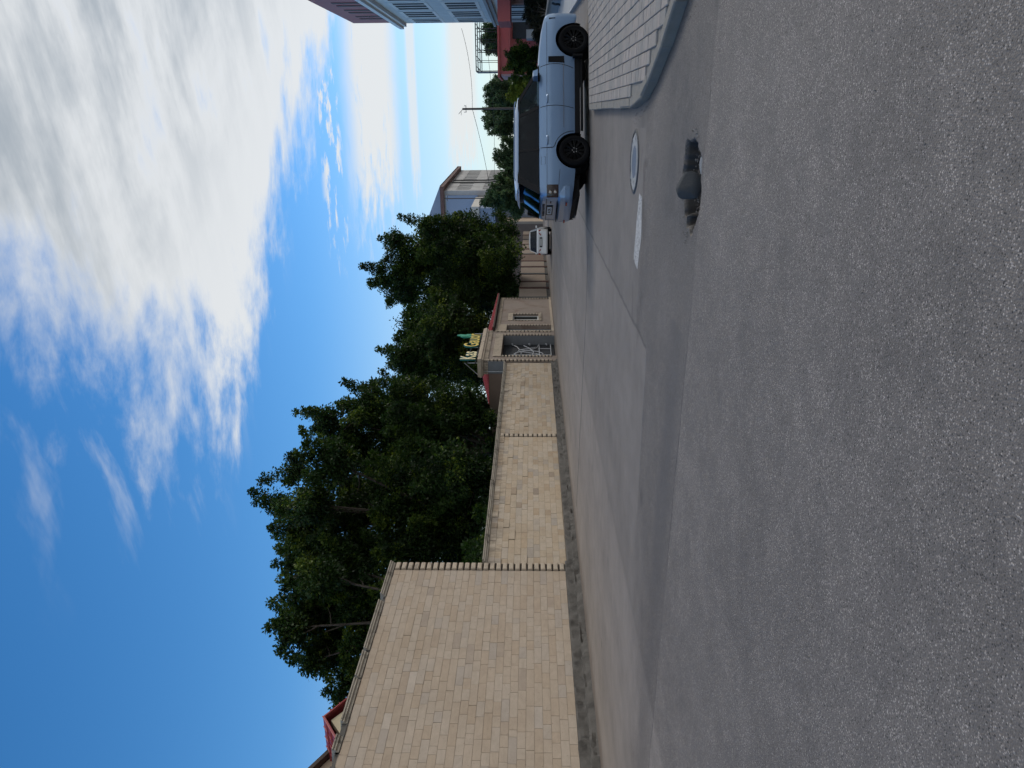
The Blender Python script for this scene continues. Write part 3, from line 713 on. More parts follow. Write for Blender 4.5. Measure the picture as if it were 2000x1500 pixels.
# sign letters on a rail above the portal
sg = thing('sign_lettering', 'cream and yellow block letters with teal sides standing above the gate', 'sign', (PX - .1, 39.05, 4.42))
text('letters', 'Kas', MT['whitesign'], sg, 1.22, (.12, 0, .15), (R(90), 0, R(90)), .05, .02, MT['teal'], sx=.84)
text('letters', 'Gauor', MT['creamsign'], sg, 1.22, (.12, 2.4, .15), (R(90), 0, R(90)), .05, .02, MT['teal'], sx=.84)
MB().box(-.06, -.02, -.1, 5.9, .10, .16).box(-.06, -.02, -.1, 5.9, .55, .60).build('rail', MT['darkiron'], sg)
m_ = MB()
for y in (0, 1.4, 2.9, 4.4, 5.8): m_.box(-.07, -.03, y, y + .04, -.0, .6)
m_.bar((-.04, .02, .75), (-.75, .02, 0), .02); m_.build('support', MT['iron'], sg)
m_ = MB()
for i, (a, L_) in enumerate(((100, .62), (70, .55), (135, .5), (40, .42), (165, .42), (85, .78), (115, .7))):
    ca, sa = math.cos(R(a)), math.sin(R(a)); oy, oz = 5.15, .75 + .05 * (i % 3)
    pts = []
    for q in np.linspace(0, 2 * math.pi, 13)[:-1]:
        u, w = L_ * (.5 - .5 * math.cos(q)), .16 * math.sin(q) * (1 + .25 * math.cos(3 * q)); pts.append((oy + u * ca - w * sa, oz + u * sa + w * ca))
    m_.prism(pts, 0, -.05 + .012 * i, .0 + .012 * i)
m_.bar((0, 5.15, .1), (0, 5.15, .85), .03)
m_.build('leaf_ornament', MT['green'], sg)

# ------------------------------------------------------------------ sheet fence beyond the gatehouse
pf = thing('panel_fence', 'beige sheet fence with dark posts beyond the gatehouse', 'fence')
ys = [54.0, 57.3, 59.6, 62.7, 65.8, 68.5, 72.1, 75.0, 77.8, 81, 84, 87]
for i, (a, b) in enumerate(zip(ys[:-1], ys[1:])):
    m_ = MB(); n = int((b - a - .5) / .11)
    for k in range(n + 1):
        y = a + .35 + (b - a - .5) * k / n; m_.v += [(WX + (.0 if k % 2 else .03), y, .25), (WX + (.0 if k % 2 else .03), y, 2.35)]
    for k in range(n): m_.f.append((2 * k, 2 * k + 2, 2 * k + 3, 2 * k + 1)); m_.t.append(None)
    m_.build('fence_panel', MT['fence'] if i not in (5,) else MT['brown'], pf, fix=False)
    MB().box(WX - .1, WX + .05, a, a + .34, 0, 2.4).build('post', MT['rust' if i % 3 else 'darkiron'], pf)
MB().box(WX - .15, WX - .04, 54.05, 87, 0, .24).build('fence_base', MT['plinth'], pf)
MB().box(WX - .09, WX - .05, 54.1, 87, .5, .56).box(WX - .09, WX - .05, 54.1, 87, 2.0, 2.06).build('rail', MT['darkiron'], pf)

# ------------------------------------------------------------------ house behind the tall wall
hs = thing('gabled_house', 'cream house with dark red tiled gable roof behind the tall stone wall', 'house')
MB().box(-31, -22.2, 19.0, 25.8, 0, 6.6).build('wall', MT['cream'], hs)
MB().prism([(19.0, 6.6), (25.8, 6.6), (22.4, 9.25)], 0, -22.45, -22.2).build('gable_wall', MT['cream'], hs)
rr = MB()
pk, ev = 9.55, 6.55
for sg_, ye in ((-1, 18.2), (1, 26.6)):
    rr.hexa([(-22.0, 22.4, pk - .07), (-31.5, 22.4, pk - .07), (-31.5, ye, ev - .07), (-22.0, ye, ev - .07)], [(-22.0, 22.4, pk), (-31.5, 22.4, pk), (-31.5, ye, ev), (-22.0, ye, ev)])
ro = rr.build('roof', MT['redroof'], hs)
m_ = MB()
for k in range(1, 12):
    f = k / 12
    for ye in (18.2, 26.6): m_.bar((-22.0, 22.4 + (ye - 22.4) * f, pk + (ev - pk) * f + .02), (-31.5, 22.4 + (ye - 22.4) * f, pk + (ev - pk) * f + .02), .03, 4)
for k in range(20):
    x_ = -22.0 - k * .5; m_.bar((x_, 22.4, pk + .02), (x_, 18.2, ev + .02), .022, 4)
m_.build('tile_ribs', MT['redroof'], ro)
MB().box(-33, -23.9, 10.5, 18.9, 0, 6.9).build('tall_wing_wall', MT['cream'], hs)
MB().prism([(10.5, 6.9), (26.4, 6.85), (18.5, 11.6)], 0, -24.2, -23.9).build('gable_wall', MT['cream'], hs)
rr = MB()
for ye, e2 in ((10.0, 6.6), (26.8, 6.75)):
    rr.hexa([(-23.6, 18.5, 11.62), (-33, 18.5, 11.62), (-33, ye, e2 - .12), (-23.6, ye, e2 - .12)], [(-23.6, 18.5, 11.80), (-33, 18.5, 11.80), (-33, ye, e2 + .06), (-23.6, ye, e2 + .06)])
rr.build('tall_wing_roof', MT['wood'], hs)

# ------------------------------------------------------------------ office building on the right
ob = thing('office_building', 'pale blue grey office block with a maroon top storey on the right', 'building')
OX, OY0, OY1 = 7.0, 50.0, 67.3
MB().box(OX + .25, OX + 14, OY0, OY1 - .05, 0, 12.1).build('core', MT['conc'], ob)
wins = [(50.6, 54.4), (55.1, 58.9), (59.7, 63.4), (64.0, 67.0)]
rowsz = [(8.45, 11.1), (5.0, 7.55), (1.2, 3.5)]
m_ = MB()
zs = [0] + [v for z0, z1 in sorted(rowsz) for v in (z0, z1)] + [11.75]
for i in range(0, len(zs), 2): m_.box(OX, OX + .25, OY0, OY1, zs[i], zs[i + 1])
for z0, z1 in rowsz:
    ed = [OY0] + [v for w_ in wins for v in w_] + [OY1]
    for i in range(0, len(ed), 2): m_.box(OX, OX + .25, ed[i], ed[i + 1], z0, z1)
wall_o = m_.build('wall', MT['tileblue'], ob)
for z0, z1 in rowsz:     # facade tiles between the openings
    pass
m_ = MB()
for zz in np.arange(.6, 11.6, .6): m_.box(OX - .004, OX + .0, OY0, OY1 - .01, zz, zz + .02)
for z0, z1 in rowsz:
    for (a, b) in wins:
        w_ = MB().box(OX - .03, OX + .12, a, a + .24, z0, z1).box(OX - .03, OX + .12, b - .24, b, z0, z1).box(OX - .03, OX + .12, a + .24, b - .24, z1 - .26, z1).box(OX - .03, OX + .12, a + .24, b - .24, z0, z0 + .24)
        for f in (1 / 3, 2 / 3): w_.box(OX - .02, OX + .12, a + (b - a) * f - .13, a + (b - a) * f + .13, z0 + .24, z1 - .26)
        wo = w_.build('window', MT['frame'], ob)
        for k in range(3):
            p0, p1 = a + (b - a) * k / 3 + .13, a + (b - a) * (k + 1) / 3 - .13
            if k == 0: p0 = a + .24
            if k == 2: p1 = b - .24
            MB().box(OX - .004, OX + .02, p0 + .002, p1 - .002, z0 + .242, z1 - .262).build('pane', MT['window'], wo)
MB().box(OX - .25, OX + 14, OY0, OY1 + .2, 11.75, 12.0).box(OX - .42, OX + 14, OY0, OY1 + .35, 12.0, 12.3).build('cornice', MT['frame'], ob)
MB().box(OX - .36, OX + 14, OY0, OY1 + .28, 12.3, 12.42).build('cornice_dark_band', MT['darkiron'], ob)  # dark band lying on top of the cornice
MB().box(OX - .22, OX + .0, OY0, OY1 + .15, 4.05, 4.3).box(OX - .34, OX + .0, OY0, OY1 + .25, 4.3, 4.5).build('string_course', MT['conc'], ob)
MB().box(OX + .05, OX + 14, OY0, OY1, 12.42, 16.1).build('top_storey', MT['maroon'], ob)
for y in (51.6, 53.0, 55.2, 56.6, 58.9, 60.3, 62.6, 64.0): MB().box(OX + .02, OX + .06, y, y + .55, 12.6, 14.9).build('slit_window', MT['maroondark'], ob)
MB().box(OX - 1.6, OX - .02, 51.5, 55.2, 2.75, 3.55).build('entrance_canopy', MT['redwall'], ob)
MB().box(OX - .3, OX - .01, 53.9, 54.5, 0, 2.74).build('entrance_pier', MT['pinkwall'], ob)
MB().box(OX - .12, OX, 50.0, 50.4, 0, 11.75).build('pilaster', MT['conc'], ob)

# ------------------------------------------------------------------ red building and roof frame further up the street
rb = thing('red_building', 'low brick red building beyond the blue grey office block', 'building')
MB().box(3.75, 16, 82.3, 92, 0, 4.65).build('wall', MT['redwall'], rb)
MB().box(3.55, 3.745, 82.35, 91.9, 0, 4.5).build('side_wall', MT['pinkwall'], rb)
MB().box(3.45, 16.2, 82.1, 92.2, 4.65, 4.85).build('parapet', MT['redwall'], rb)
MB().box(7.0, 8.8, 82.1, 82.29, .2, 3.3).build('doorway', MT['darkiron'], rb)
MB().box(6.8, 7.6, 79.5, 82.0, 0, 1.9).build('porch_wall', MT['conc'], rb)
MB().box(6.3, 9.2, 81.0, 82.09, 3.5, 3.65).build('porch_roof', MT['redwall'], rb)
sf = thing('steel_roof_frame', 'open steel lattice frame standing on the red building roof', 'frame', (4.1, 83.5, 4.85))
m_ = MB(); zt = 2.3
for y in (0, 3.0):
    m_.bar((0, y, zt), (9, y, zt), .055).bar((0, y, zt - .42), (9, y, zt - .42), .045)
    for i in range(10):
        x_ = i * 1.0; m_.bar((x_, y, 0), (x_, y, zt), .045 if i % 2 == 0 else .03)
        if i < 9: m_.bar((x_, y, zt - .42), (x_ + .5, y, zt), .03)
m_.build('lattice', MT['darkiron'], sf)
for i in (0, 9): MB().bar((i, .06, zt), (i, 2.94, zt), .05).build('cross_beam', MT['darkiron'], sf)
MB().box(-.09, -.06, 0, 3.0, 0, zt).build('end_panel', MT['grey'], sf)

# ------------------------------------------------------------------ far apartment block, annex, tan house
ap = thing('apartment_block', 'grey three storey apartment block with brown roof far down the street', 'building')
cw = lambda a, d: Vector((rt.x * a - math.sin(YAW) * d, rt.y * a + math.cos(YAW) * d, 0))     # a metres right of the lens axis, d ahead
P2, P1 = cw(26.2, 100), cw(36.1, 124.6)
fdir = (P1 - P2).normalized(); ndir = Vector((fdir.y, -fdir.x, 0)); FL = (P1 - P2).length; EH = 13.0
B4 = Matrix(((fdir.x, -ndir.x, 0, P2.x), (fdir.y, -ndir.y, 0, P2.y), (0, 0, 1, 0), (0, 0, 0, 1)))   # x along the facade, y into the block
def apm(m_, name, mat, parent=ap): return m_.xf(B4).build(name, MT[mat], parent)
apm(MB().box(0, FL, .3, 12, 0, EH + .25), 'core', 'panelgrey')
wz = [(9.7, 11.7), (6.1, 8.1), (2.6, 4.6)]; wxs = [1.2 + i * 1.95 for i in range(13)]
m_ = MB(); zz = [0, 2.6, 4.6, 6.1, 8.1, 9.7, 11.7, EH + .25]
for i in range(0, 8, 2): m_.box(0, FL, 0, .3, zz[i], zz[i + 1])
for z0, z1 in wz:
    xs_ = [0] + [v for x_ in wxs for v in (x_, x_ + 1.15)] + [FL]
    for i in range(0, len(xs_), 2): m_.box(xs_[i], xs_[i + 1], 0, .3, z0, z1)
apm(m_, 'facade', 'panelgrey')
for z0, z1 in wz:
    for x_ in wxs:
        w_ = apm(MB().box(x_ + .02, x_ + .1, .1, .2, z0, z1).box(x_ + 1.05, x_ + 1.13, .1, .2, z0, z1).box(x_ + .1, x_ + 1.05, .1, .2, z1 - .08, z1).box(x_ + .1, x_ + 1.05, .1, .2, z0, z0 + .08), 'window', 'frame')
        apm(MB().box(x_ + .1, x_ + 1.05, .15, .17, z0 + .08, z1 - .08), 'pane', 'windowgrey', w_)
for x_ in (8.2, 10.9): apm(MB().tube([(x_, -.12, EH), (x_ + .1, -.12, 7.5), (x_ + 1.0, -.12, 6.8), (x_ + 1.0, -.12, 0)], .09, 5), 'drain_pipe', 'darkiron')
apm(MB().box(-.5, FL + .5, -.6, 12.5, EH + .25, EH + .75), 'roof_fascia', 'brownroof')
apm(MB().prism([(-.6, EH + .75), (12.6, EH + .75), (6, EH + 4.0)], 0, -.45, FL + .45) if False else MB().prism([(-.7, EH + .75), (12.6, EH + .75), (6, EH + 3.6)], 0, 0, FL + .4), 'roof', 'bluewall')
apm(MB().box(-.18, -.001, .6, 12, 8.6, EH), 'end_wall', 'bluewall')
ax = thing('annex_block', 'low blue grey annex with pale parapet beside the apartment block', 'building')
apm(MB().box(-9, -.4, 1.0, 14, 0, 7.9), 'wall', 'bluewall', ax)
apm(MB().box(-9.2, -.35, .8, 14, 7.9, 8.9), 'parapet', 'pale', ax)

th = thing('tan_house', 'small tan house with a dark overhanging roof past the sheet fence', 'house')
MB().box(-22, -12.6, 90.3, 104, 0, 4.6).build('front_wall', MT['brown'], th)  # same house as the tan side wall, its shade put into the colour
MB().box(-12.598, -12.3, 90.3, 104, 0, 4.7).build('side_wall', MT['tan'], th)
MB().hexa([(-23, 89.3, 4.3), (-11.4, 89.3, 5.3), (-11.4, 105, 5.3), (-23, 105, 4.3)], [(-23, 89.3, 4.55), (-11.4, 89.3, 5.75), (-11.4, 105, 5.75), (-23, 105, 4.55)]).build('roof', MT['darkiron'], th)

# ------------------------------------------------------------------ forecourt wall, poles, wires
fwl = thing('forecourt_wall', 'low grey concrete wall in front of the dark hedge', 'wall')
MB().hexa([(4.75, 33.5, 0), (5.05, 33.5, 0), (5.05, 46, 0), (4.75, 46, 0)], [(4.78, 33.5, .58), (5.02, 33.5, .58), (5.02, 46, .58), (4.78, 46, .58)]).build('wall', MT['conc'], fwl)
MB().box(4.70, 5.10, 33.4, 46.1, .58, .66).build('cap', MT['kerb'], fwl)
m_ = MB().tube([(4.66, 37.5, .5), (4.6, 37.5, .35), (4.62, 37.6, .2), (4.55, 37.6, .05)], .05, 6); m_.build('bracket', MT['darkiron'], fwl)
def pole(name, label, x, y, h, r):
    p = thing(name, label, 'utility pole', (x, y, 0))
    MB().tube([(0, 0, -.1), (0, 0, h)], [r, r * .72], 10).build('shaft', MT['polewood'], p)
    m_ = MB().bar((-.32, 0, h - .35), (.32, 0, h - .35), .03); m_.build('crossarm', MT['polewood'], p)
    for a in (-.28, .28): MB().tube([(a, 0, h - .35), (a, 0, h - .2), (a, 0, h - .16)], [.02, .035, .02], 6).build('insulator', MT['pale'], p)
    m_ = MB().bar((0, 0, h - .05), (-.45, -.2, h + .35), .022).bar((-.2, -.1, h + .1), (-.55, -.2, h + .1), .018); m_.build('stay', MT['darkiron'], p)
    return p
pole('utility_pole', 'dark wooden utility pole rising behind the silver SUV roof', .37, 74.6, 7.95, .13)
pole('street_pole', 'thin grey pole in front of the far apartment block', -9.2, 87.0, 11.4, .07)
def wire(name, label, a, b, sag, r=.022):
    a, b = Vector(a), Vector(b); n = 24
    pts = [a.lerp(b, i / n) + Vector((0, 0, -sag * 4 * (i / n) * (1 - i / n))) for i in range(n + 1)]
    tag(MB().tube(pts, r, 4).build(name, MT['ink']), label, 'wire', 'overhead wires')
wire('overhead_wire', 'upper dark wire from the utility pole down to the far apartment block', (.37, 74.6, 7.0), (-14.5, 92, 5.9), .4)
wire('overhead_wire', 'dark wire from the utility pole to the steel roof frame', (.37, 74.6, 7.0), (8.2, 84, 8.6), .3)
wire('overhead_wire', 'lower dark wire crossing the whole street behind the silver SUV', (-14, 88, 6.4), (9.0, 82, 6.3), .9)

# ------------------------------------------------------------------ trees and shrubs
def leaves(name, parent, centres, tones, per, spread, size, mat, seed, drop=.25):
    """leaf-sized faces scattered round the twig centres: one crown mesh"""
    r = np.random.RandomState(seed); C = np.asarray(centres, float); n = len(C) * per
    c = np.repeat(C, per, 0); tn = np.repeat(np.asarray(tones), per)
    sp = np.repeat(np.asarray(spread, float).reshape(len(C), -1) if np.ndim(spread) else np.full((len(C), 1), spread), per, 0)
    off = r.normal(size=(n, 3)); off /= np.linalg.norm(off, axis=1, keepdims=True) + 1e-9
    off *= (r.rand(n, 1) ** .6) * sp; off[:, 2] *= .8
    p = c + off
    d = off + r.normal(size=(n, 3)) * .25 * sp; d[:, 2] -= drop * sp[:, 0]; d /= np.linalg.norm(d, axis=1, keepdims=True) + 1e-9
    u = np.cross(d, r.normal(size=(n, 3))); u /= np.linalg.norm(u, axis=1, keepdims=True) + 1e-9
    L = size * .60 * r.uniform(.6, 1.3, (n, 1)); w = L * r.uniform(.22, .38, (n, 1))
    nn = np.cross(d, u)
    v = np.empty((n, 4, 3)); v[:, 0] = p; v[:, 1] = p + d * L * .5 + u * w; v[:, 2] = p + d * L + nn * L * .18; v[:, 3] = p + d * L * .5 - u * w
    me = bpy.data.meshes.new(name); me.vertices.add(n * 4); me.vertices.foreach_set('co', v.reshape(-1).astype(np.float32))
    me.loops.add(n * 4); me.loops.foreach_set('vertex_index', np.arange(n * 4, dtype=np.int32))
    me.polygons.add(n); me.polygons.foreach_set('loop_start', np.arange(0, n * 4, 4, dtype=np.int32))
    me.update(calc_edges=True)
    a = me.attributes.new('tone', 'FLOAT', 'FACE'); a.data.foreach_set('value', np.clip(tn + r.normal(size=n) * .13, 0, 1).astype(np.float32))
    return link(name, me, mat, parent)
def crown_points(lobes, ntw, rs, shoots=0, shoot_len=1.6):
    """twig centres: spread through the lobes' volume, thicker towards their surface, with shoots that break the outline"""
    pts, tones, sp, dirs = [], [], [], []
    vol = np.array([l[1] ** 2.2 for l in lobes]); vol /= vol.sum()
    zmin = min(l[0][2] - l[1] for l in lobes); zmax = max(l[0][2] + l[1] for l in lobes)
    for li, (c_, r_) in enumerate(lobes):
        k = max(6, int(ntw * vol[li]))
        for _ in range(k):
            d = rs.normal(size=3); d /= np.linalg.norm(d); f = rs.rand() ** .42 * rs.uniform(.80, 1.08)
            p = np.array(c_) + d * max(r_ * .6, r_ - .42) * f * np.array([1, 1, .95])
            if p[2] < .4: continue
            pts.append(p); tones.append(.28 + rs.normal() * .16 + (.42 if rs.rand() < .15 else 0)); sp.append(rs.uniform(.32, .62))
        for _ in range(int(shoots * vol[li])):
            d = rs.normal(size=3); d[2] = abs(d[2]) * 1.1 + .15; d /= np.linalg.norm(d)
            q = np.array(c_) + d * r_ * .72; L = shoot_len * rs.uniform(.5, 1.2); b = d + np.array([0, 0, .55]); b /= np.linalg.norm(b)
            tone = .46 + rs.normal() * .18
            for s_ in np.linspace(0, 1, max(4, int(L / .2))):
                pts.append(q + b * L * s_ + rs.normal(size=3) * .07); tones.append(tone); sp.append(.44 * (1 - .6 * s_))
    return pts, tones, sp
def tree(name, label, base, lobes, ntw, per, size, mat, seed, shoots=60, shoot_len=1.6, trunk_r=.28, lean=(0, 0), group=None, cat='tree', scale_sp=1.0, limbs=True):
    rs = np.random.RandomState(seed); b = Vector(base); tr = thing(name, label, cat, base, 0, group)
    top = max(l[0][2] for l in lobes); cx_ = np.mean([l[0][0] for l in lobes]); cy_ = np.mean([l[0][1] for l in lobes])
    m_ = MB(); H_ = (top - b.z); pts, rad = [], []
    for i in range(8):
        f = i / 7; pts.append((lean[0] * f + (cx_ - b.x) * f * f + math.sin(f * 5 + seed) * .12 * f * trunk_r * 4, lean[1] * f + (cy_ - b.y) * f * f, H_ * .8 * f - .1)); rad.append(trunk_r * (1 - .82 * f) + .01)
    m_.tube(pts, rad, 8)
    if limbs:
        for c_, r_ in lobes:
            f = rs.uniform(.28, .62); k = int(f * 7); s_ = Vector(pts[k]); e_ = Vector(c_) - b; mid = s_.lerp(e_, .5) + Vector((0, 0, .12 * r_)); rr_ = max(.03, rad[k] * .55)
            m_.tube([s_, mid, e_], [rr_, rr_ * .6, rr_ * .22], 6)
            for _ in range(4):
                d = rs.normal(size=3); d[2] = abs(d[2]); d /= np.linalg.norm(d); q = mid.lerp(e_, rs.rand())
                m_.tube([q, q + Vector(d) * r_ * .5, q + Vector(d) * r_ * .85 + Vector((0, 0, .1 * r_))], [rr_ * .35, rr_ * .2, .012], 5)
    m_.build('trunk', MT['bark'], tr, smooth=60)
    P, T, SP = crown_points(lobes, ntw, rs, int(shoots * 1.3), shoot_len * .8)
    leaves('crown', tr, np.array(P) - np.array(base), T, int(per * 2.1), np.array(SP) * scale_sp, size, mat, seed)
    return tr
LA = [((-20.76, 26.1, 11.65), 0.97), ((-21.16, 28.24, 11.16), 1.46), ((-22.88, 27.36, 10.5), 1.29), ((-22.36, 25.91, 10.99), 0.76), ((-20.09, 27.57, 9.15), 1.6), ((-21.72, 26.84, 8.32), 1.59), ((-23.85, 26.67, 9.49), 0.88), ((-25.07, 26.65, 10.1), 0.52), ((-19.79, 26.46, 6.66), 1.76), ((-18.61, 26.59, 10.13), 1.09), ((-19.51, 28.26, 11.47), 1.16), ((-19.2, 28.42, 10.08), 1.39)]
tree('broadleaf_tree', 'leftmost dark leafy tree above the tall stone wall', (-19.6, 25.6, 0), LA, 860, 42, .24, LEAF, 11, 80, 1.0, group='tall trees behind the stone walls')
LB = [((-18.7, 33.09, 14.33), 0.84), ((-17.09, 33.67, 13.54), 0.89), ((-16.93, 29.98, 11.57), 1.42), ((-15.1, 30.8, 10.65), 1.43), ((-18.86, 32.63, 10.42), 2.2), ((-20.82, 31.49, 10.07), 1.79), ((-17.59, 32.46, 7.72), 2.41), ((-19.42, 30.26, 7.23), 2.07), ((-18.44, 31.94, 5.41), 2.27), ((-20.34, 31.26, 4.9), 1.51), ((-19.75, 31.17, 11.94), 1.13), ((-15.73, 31.04, 4.73), 1.68), ((-20.19, 31.18, 12.49), 1.21), ((-19.12, 31.56, 12.87), 1.14)]
tree('broadleaf_tree', 'tallest dark tree rising beside the toothed corner of the stone wall', (-19.6, 32.5, 0), LB, 1200, 44, .24, LEAF, 12, 100, 1.25, .34, (.8, -.5), group='tall trees behind the stone walls')
LC = [((-15.36, 36.64, 12.43), 1.0), ((-16.78, 37.44, 11.63), 1.71), ((-15.19, 37.33, 9.77), 1.85), ((-18.23, 37.19, 10.54), 2.01), ((-17.48, 37.62, 8.55), 2.44), ((-14.24, 36.44, 7.89), 1.63), ((-15.44, 35.81, 6.51), 2.3), ((-18.14, 38.36, 5.47), 2.35), ((-15.06, 37.02, 5.52), 1.66), ((-15.56, 36.77, 4.13), 1.11), ((-18.98, 38.75, 4.63), 1.49)]
tree('broadleaf_tree', 'dark green tree over the low stone wall left of the gatehouse', (-17.2, 37.0, 0), LC, 900, 42, .25, LEAF, 13, 90, 1.4, .3, (-.9, -1.0), group='tall trees behind the stone walls')
LD = [((-16.9, 51.52, 10.75), 1.36), ((-16.92, 52.8, 9.42), 2.15), ((-16.99, 51.8, 7.39), 2.73), ((-14.77, 52.24, 7.35), 2.37), ((-15.87, 53.31, 5.57), 2.08), ((-15.67, 55.46, 10.51), 1.73), ((-16.65, 54.58, 10.84), 1.07), ((-18.51, 53.89, 5.68), 1.95), ((-17.62, 51.89, 10.47), 1.45), ((-18.52, 51.58, 9.71), 1.71)]
tree('broadleaf_tree', 'dark tree directly behind the gatehouse sign', (-19.5, 55.5, 0), LD, 900, 42, .30, LEAF, 14, 40, 1.1, .3, scale_sp=1.25, group='tall trees behind the stone walls')
LE = [((-12.11, 59.81, 13.7), 0.92), ((-9.85, 61.3, 12.55), 1.1), ((-13.49, 60.26, 12.39), 1.87), ((-11.64, 61.74, 11.66), 2.15), ((-10.28, 61.22, 9.37), 2.33), ((-13.66, 60.95, 9.49), 3.23), ((-14.19, 56.06, 7.32), 2.59), ((-10.84, 59.62, 7.12), 2.9), ((-9.26, 62.77, 6.06), 1.81), ((-13.4, 59.71, 5.11), 3.16), ((-10.85, 61.98, 5.18), 2.66), ((-10.55, 57.94, 3.54), 1.81), ((-13.21, 58.86, 3.6), 1.86), ((-8.33, 59.3, 9.87), 1.06), ((-8.56, 60.85, 8.0), 1.33), ((-9.21, 60.89, 3.41), 1.34)]
tree('broadleaf_tree', 'broad tree with sunlit right side overhanging the sheet fence', (-14.6, 63.5, 0), LE, 1250, 42, .30, LEAF, 15, 110, 1.4, .32, scale_sp=1.25, group='tall trees behind the stone walls')
LN = [((-23.86, 40.71, 5.86), 1.93), ((-26.31, 40.15, 5.41), 1.62), ((-21.97, 42.63, 5.64), 1.82), ((-20.17, 44.23, 5.38), 1.68), ((-22.52, 41.57, 7.2), 2.27), ((-17.63, 43.34, 5.08), 1.46), ((-19.89, 42.82, 7.56), 1.96)]
tree('background_tree', 'shaded thicket tree filling the gap behind the low stone wall', (-24.5, 44.5, 0), LN, 520, 42, .34, LEAF, 31, 20, 1.2, .3, scale_sp=1.5)
HG = [((-16.4 - .8 * (k % 3), 20.6 + k * 1.25, 2.5 + .45 * (k % 2)), 1.25) for k in range(14)]
tree('wall_hedge', 'shadowed row of bushes growing close behind the low stone wall', (-17.0, 29.0, 0), HG, 560, 40, .26, LEAF, 41, 30, .6, .12, cat='hedge', scale_sp=1.1)
LF = [((2.58, 119.92, 5.47), 2.63), ((-0.33, 119.02, 6.02), 2.64), ((-2.11, 116.23, 5.41), 1.98), ((3.57, 116.87, 6.11), 1.5), ((1.07, 114.33, 4.19), 2.22)]
tree('distant_tree', 'round blue green tree far behind the utility pole', (-.6, 117.3, 0), LF, 420, 40, .42, LEAF2, 16, 30, 1.6, .3, scale_sp=1.6)
LG = [((-5.74, 108.93, 4.84), 1.08), ((-6.71, 107.86, 4.1), 1.15), ((-4.44, 110.83, 3.79), 1.02)]
tree('distant_tree', 'small loose tree between the far apartment block and the SUV roof', (-6.4, 110.5, 0), LG, 180, 36, .38, LEAF2, 17, 16, 1.3, .2, scale_sp=1.4)
LH = [((9.49, 106.61, 6.28), 1.21), ((8.48, 109.36, 6.77), 0.83), ((10.39, 106.52, 5.79), 1.07), ((8.07, 108.13, 6.03), 0.68)]
tree('distant_tree', 'tree top showing through the steel roof frame', (10.0, 106.5, 0), LH, 200, 36, .38, LEAF2, 18, 20, 1.2, .22, scale_sp=1.4)
LI = [((-8.16, 86.31, 4.47), 1.51), ((-9.49, 85.53, 4.75), 1.27), ((-8.88, 85.03, 3.57), 1.61), ((-7.73, 87.78, 3.63), 1.41), ((-10.18, 84.15, 2.99), 1.03), ((-8.97, 86.1, 5.93), 0.81), ((-6.9, 88.16, 4.52), 0.59)]
tree('street_tree', 'small feathery green tree in front of the far apartment block', (-8.2, 88.0, 0), LI, 420, 40, .34, LEAF2, 19, 40, 1.2, .14, scale_sp=1.2)
LJ = [((2.8, 84.26, 2.64), 1.08), ((1.52, 83.5, 2.37), 1.08), ((2.15, 84.02, 3.18), 0.76), ((2.42, 83.37, 1.56), 1.18), ((1.02, 84.15, 1.83), 0.87)]
tree('yellow_green_shrub', 'bright yellow green shrub behind the SUV windscreen', (2.0, 81.5, 0), LJ, 300, 40, .28, LEAF3, 20, 12, .7, .08, cat='shrub', scale_sp=1.1)
LK = [((3.45, 53.39, 2.53), 0.47), ((2.88, 53.32, 2.2), 0.54), ((3.28, 53.95, 1.69), 0.75), ((2.54, 53.1, 1.35), 0.47), ((3.66, 53.57, 1.18), 0.48), ((3.04, 53.41, 2.71), 0.27), ((3.8, 53.19, 1.85), 0.4)]
tree('round_shrub', 'rounded olive green shrub above the SUV bonnet', (3.1, 53.3, 0), LK, 420, 40, .16, LEAF, 21, 30, .5, .07, cat='shrub', scale_sp=.62)
LL = [((6.33, 51.31, 1.29), 0.51), ((5.7, 51.32, 1.1), 0.58), ((4.95, 51.06, 0.78), 0.51), ((6.15, 50.84, 0.66), 0.5), ((5.45, 50.41, 0.57), 0.5), ((4.47, 50.51, 1.04), 0.32), ((4.45, 50.38, 0.53), 0.32), ((5.97, 51.6, 1.51), 0.32)]
tree('dark_hedge', 'dark brown green hedge in front of the office block', (5.6, 49.0, 0), LL, 520, 40, .14, LEAF4, 22, 24, .4, .06, cat='hedge', scale_sp=.55)

